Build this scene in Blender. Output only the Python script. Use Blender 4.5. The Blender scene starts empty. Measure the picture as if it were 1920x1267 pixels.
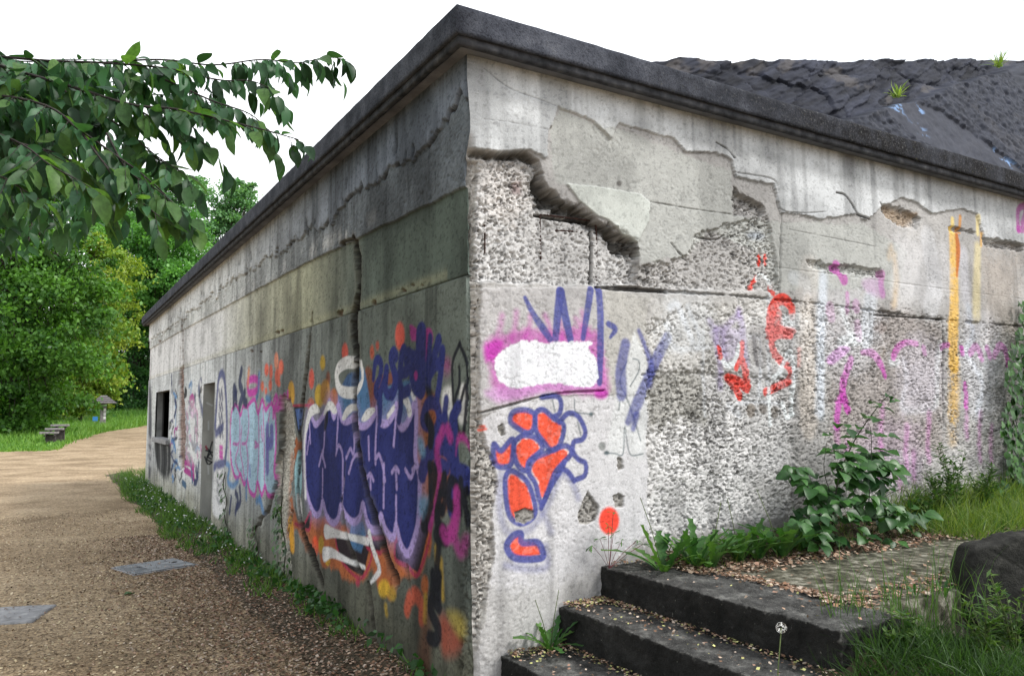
import bpy, math, random
import numpy as np
from mathutils import Matrix, Vector
rnd = random.Random(7)
rng = np.random.default_rng(7)
scene = bpy.context.scene
col = scene.collection

# ------------------------------------------------------------------ camera
CAM = np.array([-1.97379, -3.68630, 1.6])
ROT = np.array([[0.8550129, -0.04250177, -0.51686221],
                [-0.518546, -0.08531575, -0.85078274],
                [-0.00793671, 0.99544705, -0.09498519]])
cam = bpy.data.cameras.new('camera')
cam.sensor_width = 36.0
cam.lens = 1441.0 / 1920.0 * 36.0
cam.clip_start = 0.05
cam.clip_end = 2000.0
cam_o = bpy.data.objects.new('camera', cam)
col.objects.link(cam_o)
m4 = Matrix.Identity(4)
for i in range(3):
    for j in range(3):
        m4[i][j] = ROT[i, j]
    m4[i][3] = CAM[i]
cam_o.matrix_world = m4
scene.camera = cam_o

# ------------------------------------------------------------------ sky, sun, exposure
SUN_DIR = np.array([0.62, -0.62, 0.95]); SUN_DIR /= np.linalg.norm(SUN_DIR)
world = bpy.data.worlds.new('World')
scene.world = world
world.use_nodes = True
wn, wl_ = world.node_tree.nodes, world.node_tree.links
wn.clear()
w_out = wn.new('ShaderNodeOutputWorld')
w_bg = wn.new('ShaderNodeBackground')
w_sky = wn.new('ShaderNodeTexSky')
w_sky.sky_type = 'NISHITA'
w_sky.sun_disc = False
w_sky.sun_elevation = math.asin(SUN_DIR[2])
w_sky.sun_rotation = math.atan2(SUN_DIR[0], SUN_DIR[1])
w_sky.dust_density = 3.0
w_mix = wn.new('ShaderNodeMix'); w_mix.data_type = 'RGBA'
w_co = wn.new('ShaderNodeTexCoord')
w_no = wn.new('ShaderNodeTexNoise')
w_no.inputs['Scale'].default_value = 2.2
w_no.inputs['Detail'].default_value = 5
w_rp = wn.new('ShaderNodeMapRange')
w_rp.inputs['From Min'].default_value = 0.35
w_rp.inputs['From Max'].default_value = 0.65
w_rp.inputs['To Min'].default_value = 0.86
w_rp.inputs['To Max'].default_value = 0.98
wl_.new(w_co.outputs['Generated'], w_no.inputs['Vector'])
wl_.new(w_no.outputs['Fac'], w_rp.inputs['Value'])
wl_.new(w_rp.outputs['Result'], w_mix.inputs[0])
wl_.new(w_sky.outputs['Color'], w_mix.inputs[6])
w_cr = wn.new('ShaderNodeValToRGB')                     # pale cloud cover with faint tone
w_cr.color_ramp.elements[0].position = 0.34; w_cr.color_ramp.elements[0].color = (0.46, 0.49, 0.53, 1)
w_cr.color_ramp.elements[1].position = 0.56; w_cr.color_ramp.elements[1].color = (0.86, 0.875, 0.89, 1)
w_n2 = wn.new('ShaderNodeTexNoise'); w_n2.inputs['Scale'].default_value = 1.6; w_n2.inputs['Detail'].default_value = 7
w_sc = wn.new('ShaderNodeVectorMath'); w_sc.operation = 'SCALE'; w_sc.inputs['Scale'].default_value = 9.6
wl_.new(w_co.outputs['Generated'], w_n2.inputs['Vector']); wl_.new(w_n2.outputs['Fac'], w_cr.inputs['Fac'])
wl_.new(w_cr.outputs['Color'], w_sc.inputs[0]); wl_.new(w_sc.outputs['Vector'], w_mix.inputs[7])
wl_.new(w_mix.outputs[2], w_bg.inputs['Color'])
w_bg.inputs['Strength'].default_value = 0.10
wl_.new(w_bg.outputs['Background'], w_out.inputs['Surface'])

sun = bpy.data.lights.new('sun', 'SUN')
sun.energy = 1.5
sun.angle = math.radians(12)
sun.color = (1.0, 0.97, 0.93)
sun_o = bpy.data.objects.new('sun', sun)
col.objects.link(sun_o)
sun_o.rotation_euler = Vector(SUN_DIR).to_track_quat('Z', 'Y').to_euler()

scene.view_settings.view_transform = 'Standard'
scene.view_settings.look = 'None'
scene.view_settings.exposure = 1.22
scene.view_settings.gamma = 1.0
scene.view_settings.use_curve_mapping = False

# ------------------------------------------------------------------ photo pixel -> place
F_PX, CX, CY = 1441.0, 960.0, 633.5
def ray(px, py):
    return ROT @ np.array([(px - CX) / F_PX, -(py - CY) / F_PX, -1.0])
def on_x(px, py, x=0.0):
    r = ray(px, py); return CAM + r * ((x - CAM[0]) / r[0])
def on_y(px, py, y=0.0):
    r = ray(px, py); return CAM + r * ((y - CAM[1]) / r[1])
def on_z(px, py, z=0.0):
    r = ray(px, py); return CAM + r * ((z - CAM[2]) / r[2])
def at_depth(px, py, d):
    return CAM + ray(px, py) * d
def left_uv(p):
    q = on_x(p[0], p[1]); return (q[1], q[2])
def right_uv(p):
    q = on_y(p[0], p[1]); return (q[0], q[2])
def K(ox, oy, s, pts):
    return [(ox + x * s, oy + y * s) for x, y in pts]

# ------------------------------------------------------------------ noise
def _h(ix, iy, seed):
    n = (ix.astype(np.int64) * 374761393 + iy.astype(np.int64) * 668265263 + seed * 974634777) & 0xFFFFFFFF
    n = ((n ^ (n >> 13)) * 1274126177) & 0xFFFFFFFF
    n = ((n ^ (n >> 16)) * 2246822519) & 0xFFFFFFFF
    return ((n ^ (n >> 15)) & 0xFFFFFF) / float(0xFFFFFF)
def vnoise(x, y, seed=0):
    ix, iy = np.floor(x), np.floor(y)
    fx, fy = x - ix, y - iy
    fx = fx * fx * (3 - 2 * fx); fy = fy * fy * (3 - 2 * fy)
    a, b = _h(ix, iy, seed), _h(ix + 1, iy, seed)
    c, d = _h(ix, iy + 1, seed), _h(ix + 1, iy + 1, seed)
    return (a + (b - a) * fx) * (1 - fy) + (c + (d - c) * fx) * fy
def fbm(x, y, seed=0, octv=4, gain=0.5):
    s = np.zeros_like(x, dtype=float); a = 1.0; t = 0.0
    for o in range(octv):
        s += a * vnoise(x * 2 ** o + 17.3 * o, y * 2 ** o + 9.1 * o, seed + o); t += a; a *= gain
    return s / t
def worley(x, y, seed=0):
    ix, iy = np.floor(x), np.floor(y)
    best = np.full(x.shape, 9.0); cid = np.zeros(x.shape)
    for dx in (-1, 0, 1):
        for dy in (-1, 0, 1):
            jx, jy = ix + dx, iy + dy
            d = (jx + _h(jx, jy, seed) - x) ** 2 + (jy + _h(jx, jy, seed + 1) - y) ** 2
            k = d < best
            best = np.where(k, d, best); cid = np.where(k, _h(jx, jy, seed + 2), cid)
    return np.sqrt(best), cid
def sstep(a, b, x):
    t = np.clip((x - a) / (b - a), 0, 1); return t * t * (3 - 2 * t)
def S(r, g, b, k=1.0):
    v = np.array([r, g, b]) / 255.0
    v = np.where(v <= 0.04045, v / 12.92, ((v + 0.055) / 1.055) ** 2.4) / k
    return np.clip(v, 0.002, 0.82)

# ------------------------------------------------------------------ mesh / object helpers
def mesh_np(name, V, F, mat=None, vcol=None, smooth=False):
    me = bpy.data.meshes.new(name)
    V = np.asarray(V, dtype=np.float32); F = np.asarray(F, dtype=np.int32)
    n, k = F.shape
    me.vertices.add(len(V)); me.vertices.foreach_set('co', V.ravel())
    me.loops.add(n * k); me.loops.foreach_set('vertex_index', F.ravel())
    me.polygons.add(n)
    me.polygons.foreach_set('loop_start', np.arange(0, n * k, k, dtype=np.int32))
    me.polygons.foreach_set('loop_total', np.full(n, k, dtype=np.int32))
    if smooth:
        me.polygons.foreach_set('use_smooth', np.ones(n, dtype=bool))
    me.update(calc_edges=True)
    if vcol is not None:
        a = me.color_attributes.new('col', 'FLOAT_COLOR', 'POINT')
        c4 = np.ones((len(V), 4), dtype=np.float32); c4[:, :3] = vcol
        a.data.foreach_set('color', c4.ravel())
    if mat is not None:
        me.materials.append(mat)
    return me
def link(name, me, parent=None, loc=None):
    o = bpy.data.objects.new(name, me)
    col.objects.link(o)
    if parent is not None: o.parent = parent
    if loc is not None: o.location = tuple(loc)
    return o
def empty(name, loc=(0, 0, 0)):
    o = bpy.data.objects.new(name, None); col.objects.link(o)
    o.location = tuple(loc); o.empty_display_size = 0.1
    return o
def tag(o, label=None, cat=None, group=None, kind=None):
    if label: o['label'] = label
    if cat: o['category'] = cat
    if group: o['group'] = group
    if kind: o['kind'] = kind
    return o
class MB:
    """collects quads and triangles for one mesh"""
    def __init__(s): s.v = []; s.f = []
    def box(s, a, b, taper=0.0):
        (x0, y0, z0), (x1, y1, z1) = a, b; n = len(s.v); t = taper
        s.v += [(x0, y0, z0), (x1, y0, z0), (x1, y1, z0), (x0, y1, z0),
                (x0 + t, y0 + t, z1), (x1 - t, y0 + t, z1), (x1 - t, y1 - t, z1), (x0 + t, y1 - t, z1)]
        for q in ((3, 2, 1, 0), (4, 5, 6, 7), (0, 1, 5, 4), (1, 2, 6, 5), (2, 3, 7, 6), (3, 0, 4, 7)):
            s.f.append([n + i for i in q])
        return s
    def tube(s, pts, rad, sides=6, cap=True):
        pts = [Vector(p) for p in pts]; n0 = len(s.v); k = len(pts)
        up = Vector((0.3, 0.2, 1)).normalized(); prev = None
        for i, p in enumerate(pts):
            t = (pts[min(i + 1, k - 1)] - pts[max(i - 1, 0)]).normalized()
            if prev is None:
                a = t.cross(up)
                if a.length < 1e-3: a = t.cross(Vector((1, 0, 0)))
            else:
                a = prev - t * prev.dot(t)
            a.normalize(); prev = a; b = t.cross(a)
            r = rad[i] if hasattr(rad, '__len__') else rad
            for j in range(sides):
                an = 2 * math.pi * j / sides
                s.v.append(tuple(p + (a * math.cos(an) + b * math.sin(an)) * r))
        for i in range(k - 1):
            for j in range(sides):
                j2 = (j + 1) % sides
                s.f.append([n0 + i * sides + j, n0 + i * sides + j2, n0 + (i + 1) * sides + j2, n0 + (i + 1) * sides + j])
        if cap:
            s.f.append([n0 + j for j in range(sides)][::-1])
            s.f.append([n0 + (k - 1) * sides + j for j in range(sides)])
        return s
    def build(s, name, mat, parent=None, loc=None, smooth=False, bevel=0.0):
        me = bpy.data.meshes.new(name)
        me.from_pydata(s.v, [], s.f)
        if smooth:
            for p in me.polygons: p.use_smooth = True
        me.materials.append(mat)
        o = link(name, me, parent, loc)
        if bevel:
            b = o.modifiers.new('bevel', 'BEVEL'); b.width = bevel; b.segments = 2; b.limit_method = 'ANGLE'
        return o

# ------------------------------------------------------------------ materials
def new_mat(name):
    m = bpy.data.materials.new(name); m.use_nodes = True
    nt = m.node_tree; nt.nodes.clear()
    out = nt.nodes.new('ShaderNodeOutputMaterial')
    return m, nt, out
def N(nt, t, **kw):
    n = nt.nodes.new(t)
    for k, v in kw.items():
        if k in n.inputs: n.inputs[k].default_value = v
        else: setattr(n, k, v)
    return n
def noise_node(nt, scale, detail=4, rough=0.55, vec=None, stretch=None):
    pos = vec or N(nt, 'ShaderNodeNewGeometry').outputs['Position']
    if stretch:
        mp = N(nt, 'ShaderNodeMapping'); mp.inputs['Scale'].default_value = stretch
        nt.links.new(pos, mp.inputs['Vector']); pos = mp.outputs['Vector']
    n = N(nt, 'ShaderNodeTexNoise', Scale=scale, Detail=detail, Roughness=rough)
    nt.links.new(pos, n.inputs['Vector'])
    return n.outputs['Fac']
def ramp(nt, fac, stops):
    r = N(nt, 'ShaderNodeValToRGB'); cr = r.color_ramp
    while len(cr.elements) < len(stops): cr.elements.new(0.5)
    for e, (p, c) in zip(cr.elements, stops):
        e.position = p; e.color = (c[0], c[1], c[2], 1)
    nt.links.new(fac, r.inputs['Fac'])
    return r.outputs['Color']
def mixc(nt, a, b, fac=0.5, mode='MIX'):
    m = N(nt, 'ShaderNodeMix', data_type='RGBA', blend_type=mode)
    for sock, v in ((m.inputs[0], fac), (m.inputs[6], a), (m.inputs[7], b)):
        if hasattr(v, 'links') or hasattr(v, 'is_linked'): nt.links.new(v, sock)
        elif isinstance(v, (int, float)): sock.default_value = v
        else: sock.default_value = (v[0], v[1], v[2], 1)
    return m.outputs[2]
def bump(nt, fac, strength=0.4, dist=0.01, normal=None):
    b = N(nt, 'ShaderNodeBump', Strength=strength, Distance=dist)
    nt.links.new(fac, b.inputs['Height'])
    if normal: nt.links.new(normal, b.inputs['Normal'])
    return b.outputs['Normal']
def bsdf(nt, out, color, rough=0.9, normal=None, spec=0.25, metal=0.0):
    p = N(nt, 'ShaderNodeBsdfPrincipled', Roughness=rough, Metallic=metal)
    p.inputs['Specular IOR Level'].default_value = spec
    if hasattr(color, 'is_linked'): nt.links.new(color, p.inputs['Base Color'])
    else: p.inputs['Base Color'].default_value = (color[0], color[1], color[2], 1)
    if normal: nt.links.new(normal, p.inputs['Normal'])
    nt.links.new(p.outputs['BSDF'], out.inputs['Surface'])
    return p
def plain(name, stops, scale=8, rough=0.9, bstr=0.4, bdist=0.01, bscale=None, spec=0.2, stretch=None, metal=0.0, detail=6):
    m, nt, out = new_mat(name)
    c = ramp(nt, noise_node(nt, scale, detail, 0.6, stretch=stretch), stops)
    nrm = bump(nt, noise_node(nt, bscale or scale * 4, 5, 0.65), bstr, bdist)
    bsdf(nt, out, c, rough, nrm, spec, metal)
    return m
def mat_wall(name, rgh=0.92, spc=0.2):
    m, nt, out = new_mat(name)
    at = N(nt, 'ShaderNodeAttribute', attribute_name='col')
    g = ramp(nt, noise_node(nt, 140, 4, 0.7), [(0.25, (0.72, 0.72, 0.72)), (0.75, (1.12, 1.12, 1.12))])
    c = mixc(nt, at.outputs['Color'], g, 1.0, 'MULTIPLY')
    n1 = bump(nt, noise_node(nt, 45, 5, 0.7), 0.35, 0.006)
    n2 = bump(nt, noise_node(nt, 260, 3, 0.7), 0.35, 0.0025, n1)
    bsdf(nt, out, c, rgh, n2, spc)
    return m
M = {}
M['wall'] = mat_wall('painted_concrete')
M['fascia'] = plain('weathered_fascia', [(0.3, (0.018, 0.02, 0.025)), (0.48, (0.055, 0.058, 0.068)), (0.62, (0.10, 0.105, 0.12)), (0.8, (0.2, 0.2, 0.2))], 9, 0.95, 0.6, 0.012, 60)
def mat_fascia():
    m, nt, out = new_mat('algae_stained_fascia')
    c = ramp(nt, noise_node(nt, 5, 8, 0.72), [(0.34, (0.026, 0.03, 0.04)), (0.5, (0.055, 0.06, 0.076)), (0.64, (0.09, 0.097, 0.118)), (0.8, (0.16, 0.165, 0.18))])
    pit = ramp(nt, noise_node(nt, 85, 3, 0.6), [(0.34, (0.5, 0.5, 0.52)), (0.5, (1, 1, 1))])
    c = mixc(nt, c, pit, 1.0, 'MULTIPLY')
    px_ = N(nt, 'ShaderNodeSeparateXYZ'); nt.links.new(N(nt, 'ShaderNodeNewGeometry').outputs['Position'], px_.inputs['Vector'])
    mr = N(nt, 'ShaderNodeMapRange'); mr.inputs['From Min'].default_value = 0.6; mr.inputs['From Max'].default_value = 3.2
    nt.links.new(px_.outputs['X'], mr.inputs['Value'])
    alg = mixc(nt, mr.outputs['Result'], ramp(nt, noise_node(nt, 3.0, 8, 0.75), [(0.38, (0.35, 0.35, 0.35)), (0.56, (1, 1, 1))]), 1.0, 'MULTIPLY')
    c = mixc(nt, c, ramp(nt, noise_node(nt, 60, 6, 0.75), [(0.46, (0.006, 0.006, 0.007)), (0.58, (0.024, 0.024, 0.026)), (0.68, (0.15, 0.15, 0.145))]), alg)
    lich = ramp(nt, noise_node(nt, 22, 6, 0.75), [(0.63, (0, 0, 0)), (0.68, (1, 1, 1))])
    zone = mixc(nt, alg, ramp(nt, noise_node(nt, 0.9, 3, 0.5), [(0.45, (0, 0, 0)), (0.6, (0.8, 0.8, 0.8))]), 1.0, 'MULTIPLY')
    c = mixc(nt, c, (0.2, 0.17, 0.03), mixc(nt, lich, zone, 1.0, 'MULTIPLY'))
    nrm = bump(nt, noise_node(nt, 70, 5, 0.7), 0.7, 0.012)
    bsdf(nt, out, c, 0.95, nrm, 0.15)
    return m
M['fascia'] = mat_fascia()
M['soffit'] = plain('soffit_concrete', [(0.3, (0.10, 0.105, 0.12)), (0.55, (0.17, 0.175, 0.195)), (0.75, (0.25, 0.255, 0.27))], 5, 0.9, 0.4, 0.006, 40)
M['drip'] = plain('dark_drip_edge', [(0.35, (0.02, 0.022, 0.026)), (0.6, (0.06, 0.062, 0.07)), (0.8, (0.12, 0.12, 0.12))], 12, 0.9, 0.4, 0.006, 50)
M['jamb'] = plain('jamb_concrete', [(0.3, (0.14, 0.145, 0.145)), (0.55, (0.23, 0.235, 0.23)), (0.8, (0.35, 0.35, 0.34))], 6, 0.9, 0.4, 0.006, 40)
M['inside'] = plain('dark_interior', [(0.3, (0.03, 0.03, 0.03)), (0.7, (0.07, 0.07, 0.07))], 3, 0.95, 0.3, 0.01)
def mat_step():
    m, nt, out = new_mat('mossy_step_concrete')
    c = ramp(nt, noise_node(nt, 6, 9, 0.7), [(0.3, (0.006, 0.0065, 0.006)), (0.5, (0.018, 0.018, 0.017)), (0.66, (0.035, 0.035, 0.033)), (0.82, (0.07, 0.07, 0.062))])
    d = ramp(nt, noise_node(nt, 9, 9, 0.72), [(0.3, (0.014, 0.014, 0.0135)), (0.46, (0.05, 0.05, 0.048)), (0.56, (0.09, 0.09, 0.086)), (0.68, (0.2, 0.2, 0.185))])
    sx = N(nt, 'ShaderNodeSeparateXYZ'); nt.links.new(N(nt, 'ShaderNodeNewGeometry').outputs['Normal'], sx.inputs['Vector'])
    worn = ramp(nt, sx.outputs['Z'], [(0.55, (0, 0, 0)), (0.85, (1, 1, 1))])  # treads paler than risers: foot wear, with sky light put into the colour
    c = mixc(nt, c, d, worn)  # worn: foot wear together with the painted sky light
    c = mixc(nt, c, (0.30, 0.30, 0.26), ramp(nt, noise_node(nt, 48, 5, 0.7), [(0.66, (0, 0, 0)), (0.72, (0.8, 0.8, 0.8))]))
    sp_ = ramp(nt, noise_node(nt, 150, 3, 0.6), [(0.62, (0, 0, 0)), (0.68, (0.9, 0.9, 0.9))])
    c = mixc(nt, c, (0.22, 0.215, 0.19), mixc(nt, sp_, worn, 1.0, 'MULTIPLY'))
    pt = ramp(nt, N(nt, 'ShaderNodeNewGeometry').outputs['Pointiness'], [(0.53, (0, 0, 0)), (0.60, (0.8, 0.8, 0.8))])
    pt = mixc(nt, pt, ramp(nt, noise_node(nt, 18, 6, 0.7), [(0.45, (0, 0, 0)), (0.6, (1, 1, 1))]), 1.0, 'MULTIPLY')
    c = mixc(nt, c, (0.26, 0.255, 0.235), pt)
    n1 = bump(nt, noise_node(nt, 40, 6, 0.7), 1.0, 0.02)
    bsdf(nt, out, c, 0.9, n1, 0.2)
    return m
M['step'] = mat_step()
M['landing'] = plain('landing_concrete', [(0.34, (0.022, 0.022, 0.014)), (0.45, (0.06, 0.058, 0.04)), (0.54, (0.12, 0.115, 0.085)), (0.66, (0.28, 0.27, 0.22))], 16, 0.85, 0.9, 0.015, 60, detail=10)
M['block'] = plain('dark_stone_block', [(0.3, (0.011, 0.011, 0.010)), (0.5, (0.028, 0.028, 0.025)), (0.65, (0.048, 0.047, 0.042)), (0.8, (0.12, 0.118, 0.105))], 14, 0.95, 1.0, 0.012, 90, detail=10)
M['rust'] = plain('rusty_steel', [(0.3, (0.018, 0.012, 0.011)), (0.7, (0.06, 0.03, 0.024))], 40, 0.9, 0.6, 0.004, 200)
M['bark'] = plain('bark', [(0.3, (0.03, 0.026, 0.022)), (0.7, (0.10, 0.085, 0.07))], 10, 0.95, 0.8, 0.02, 30)
M['twig'] = plain('twig_bark', [(0.3, (0.018, 0.016, 0.016)), (0.7, (0.05, 0.042, 0.038))], 60, 0.9, 0.4, 0.002, 200)
M['wood'] = plain('weathered_wood', [(0.3, (0.12, 0.11, 0.11)), (0.7, (0.30, 0.28, 0.28))], 12, 0.9, 0.5, 0.005, 60)
M['darkwood'] = plain('dark_wood', [(0.3, (0.03, 0.027, 0.026)), (0.7, (0.08, 0.07, 0.065))], 12, 0.9, 0.5, 0.005, 60)
M['shingle'] = plain('wood_shingle', [(0.3, (0.09, 0.085, 0.09)), (0.7, (0.22, 0.205, 0.21))], 14, 0.9, 0.5, 0.01, 60)
M['paper'] = plain('notice_paper', [(0.4, (0.6, 0.6, 0.58)), (0.6, (0.75, 0.75, 0.74))], 20, 0.7, 0.1, 0.002)
M['blue_paint'] = plain('blue_sign_paint', [(0.4, (0.04, 0.18, 0.45)), (0.6, (0.05, 0.22, 0.5))], 20, 0.6, 0.1, 0.002)
M['metal_lid'] = plain('galvanised_lid', [(0.3, (0.11, 0.12, 0.13)), (0.55, (0.22, 0.235, 0.25)), (0.75, (0.36, 0.37, 0.38))], 9, 0.65, 0.4, 0.004, 60, spec=0.5, metal=0.2)
M['slab'] = plain('grey_slab', [(0.3, (0.2, 0.2, 0.205)), (0.55, (0.3, 0.3, 0.31)), (0.75, (0.42, 0.42, 0.42))], 14, 0.9, 0.4, 0.004, 90)
M['stem'] = plain('green_stem', [(0.3, (0.05, 0.08, 0.03)), (0.7, (0.12, 0.15, 0.05))], 40, 0.7, 0.1, 0.002)
M['cane'] = plain('dark_cane', [(0.3, (0.02, 0.03, 0.02)), (0.7, (0.06, 0.06, 0.035))], 40, 0.7, 0.1, 0.002)
M['fluff'] = plain('seed_fluff', [(0.4, (0.55, 0.55, 0.52)), (0.6, (0.7, 0.7, 0.68))], 40, 0.9, 0.1, 0.002)

def mat_leaf(name, ca=None, cb=None, trans=0.35, gloss=0.45):
    m, nt, out = new_mat(name)
    if ca is None:
        c = N(nt, 'ShaderNodeAttribute', attribute_name='col').outputs['Color']
    else:
        oi = N(nt, 'ShaderNodeObjectInfo')
        c = ramp(nt, oi.outputs['Random'], [(0.0, ca), (1.0, cb)])
        c = mixc(nt, c, ramp(nt, noise_node(nt, 60, 3), [(0.3, (0.7, 0.7, 0.7)), (0.7, (1.2, 1.2, 1.2))]), 1.0, 'MULTIPLY')
    p = N(nt, 'ShaderNodeBsdfPrincipled', Roughness=gloss)
    p.inputs['Specular IOR Level'].default_value = 0.3
    nt.links.new(c, p.inputs['Base Color'])
    t = N(nt, 'ShaderNodeBsdfTranslucent')
    nt.links.new(mixc(nt, c, (1.25, 1.35, 0.55), 1.0, 'MULTIPLY'), t.inputs['Color'])
    mx = N(nt, 'ShaderNodeMixShader', Fac=trans)
    nt.links.new(p.outputs['BSDF'], mx.inputs[1]); nt.links.new(t.outputs['BSDF'], mx.inputs[2])
    nt.links.new(mx.outputs['Shader'], out.inputs['Surface'])
    return m
M['leaf_attr'] = mat_leaf('foliage')
M['leaf_beech'] = mat_leaf('branch_leaf', (0.022, 0.07, 0.034), (0.11, 0.22, 0.055), 0.5)
M['leaf_bramble'] = mat_leaf('bramble_leaf', (0.014, 0.055, 0.016), (0.055, 0.155, 0.032), 0.25, 0.4)
M['leaf_dandelion'] = mat_leaf('dandelion_leaf', (0.03, 0.10, 0.025), (0.09, 0.2, 0.04), 0.3, 0.5)
M['leaf_ivy'] = mat_leaf('ivy_leaf', (0.012, 0.05, 0.012), (0.06, 0.16, 0.03), 0.2, 0.35)
M['chips'] = (lambda: (lambda m, nt, out: (bsdf(nt, out, N(nt, 'ShaderNodeAttribute', attribute_name='col').outputs['Color'], 0.9), m)[1])(*new_mat('litter_chips')))()

def mat_gravel():
    m, nt, out = new_mat('sandy_gravel')
    big = ramp(nt, noise_node(nt, 0.7, 7, 0.68), [(0.3, (0.19, 0.137, 0.085)), (0.5, (0.34, 0.26, 0.17)), (0.68, (0.46, 0.365, 0.25))])
    vo = N(nt, 'ShaderNodeTexVoronoi', Scale=75.0)
    nt.links.new(N(nt, 'ShaderNodeNewGeometry').outputs['Position'], vo.inputs['Vector'])
    st = ramp(nt, vo.outputs['Color'], [(0.1, (0.45, 0.42, 0.4)), (0.5, (0.95, 0.95, 0.95)), (0.9, (1.35, 1.32, 1.25))])
    c = mixc(nt, big, st, 1.0, 'MULTIPLY')
    c = mixc(nt, c, ramp(nt, noise_node(nt, 14, 5, 0.7), [(0.35, (0.62, 0.6, 0.58)), (0.6, (1.1, 1.1, 1.1))]), 1.0, 'MULTIPLY')
    n1 = bump(nt, vo.outputs['Distance'], -0.5, 0.008)
    n2 = bump(nt, noise_node(nt, 25, 5, 0.7), 0.5, 0.015, n1)
    bsdf(nt, out, c, 0.95, n2, 0.15)
    return m
M['gravel'] = mat_gravel()
M['turf'] = plain('turf', [(0.3, (0.03, 0.05, 0.015)), (0.5, (0.06, 0.11, 0.025)), (0.7, (0.12, 0.19, 0.04))], 1.2, 0.95, 0.8, 0.05, 20)
M['soil'] = plain('litter_soil', [(0.3, (0.03, 0.026, 0.018)), (0.5, (0.075, 0.06, 0.04)), (0.7, (0.15, 0.115, 0.08))], 14, 0.95, 0.8, 0.02, 60, detail=8)

# ------------------------------------------------------------------ ground
def terrain(y):
    return 0.5 * float(sstep(25, 60, y)) + 0.6 * float(sstep(60, 95, y)) + 16.0 * float(sstep(95, 230, y))
rows = sorted(set([-40, -20, -10, -6, -4, -2, 0, 2, 4, 8, 12, 16, 20, 24, 27, 30, 33, 34.2, 34.9, 36, 38, 40, 43, 46, 50, 54, 58, 62, 66, 70, 74, 77, 79, 82, 86, 90, 95, 100, 110, 120, 135, 150, 170, 200, 230, 320, 600]))
def strip_sheet(name, mat, left, right, ncol, rws, lift=0.0):
    V = []; Fc = []
    for y in rws:
        a, b = left(y), right(y)
        for i in range(ncol + 1):
            V.append((a + (b - a) * i / ncol, y, terrain(y) + lift))
    for r in range(len(rws) - 1):
        for i in range(ncol):
            k = r * (ncol + 1) + i
            Fc.append((k, k + 1, k + ncol + 2, k + ncol + 1))
    return link(name, mesh_np(name, V, Fc, mat))
tag(strip_sheet('ground', M['turf'], lambda y: -300, lambda y: 300, 12, rows), kind='structure')
_pl = [(-40, -40), (34.2, -40), (34.9, -1.75), (38, -1.35), (43, -0.6), (50, 0.75), (58, 2.4), (66, 4.4), (74, 6.6), (79, 8.5)]
def path_left(y): return float(np.interp(y, [p[0] for p in _pl], [p[1] for p in _pl]))
path = strip_sheet('gravel_path', M['gravel'], path_left, lambda y: 30.0, 14, [r for r in rows if -40 <= r <= 79], 0.006)
tag(path, kind='structure')

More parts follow.
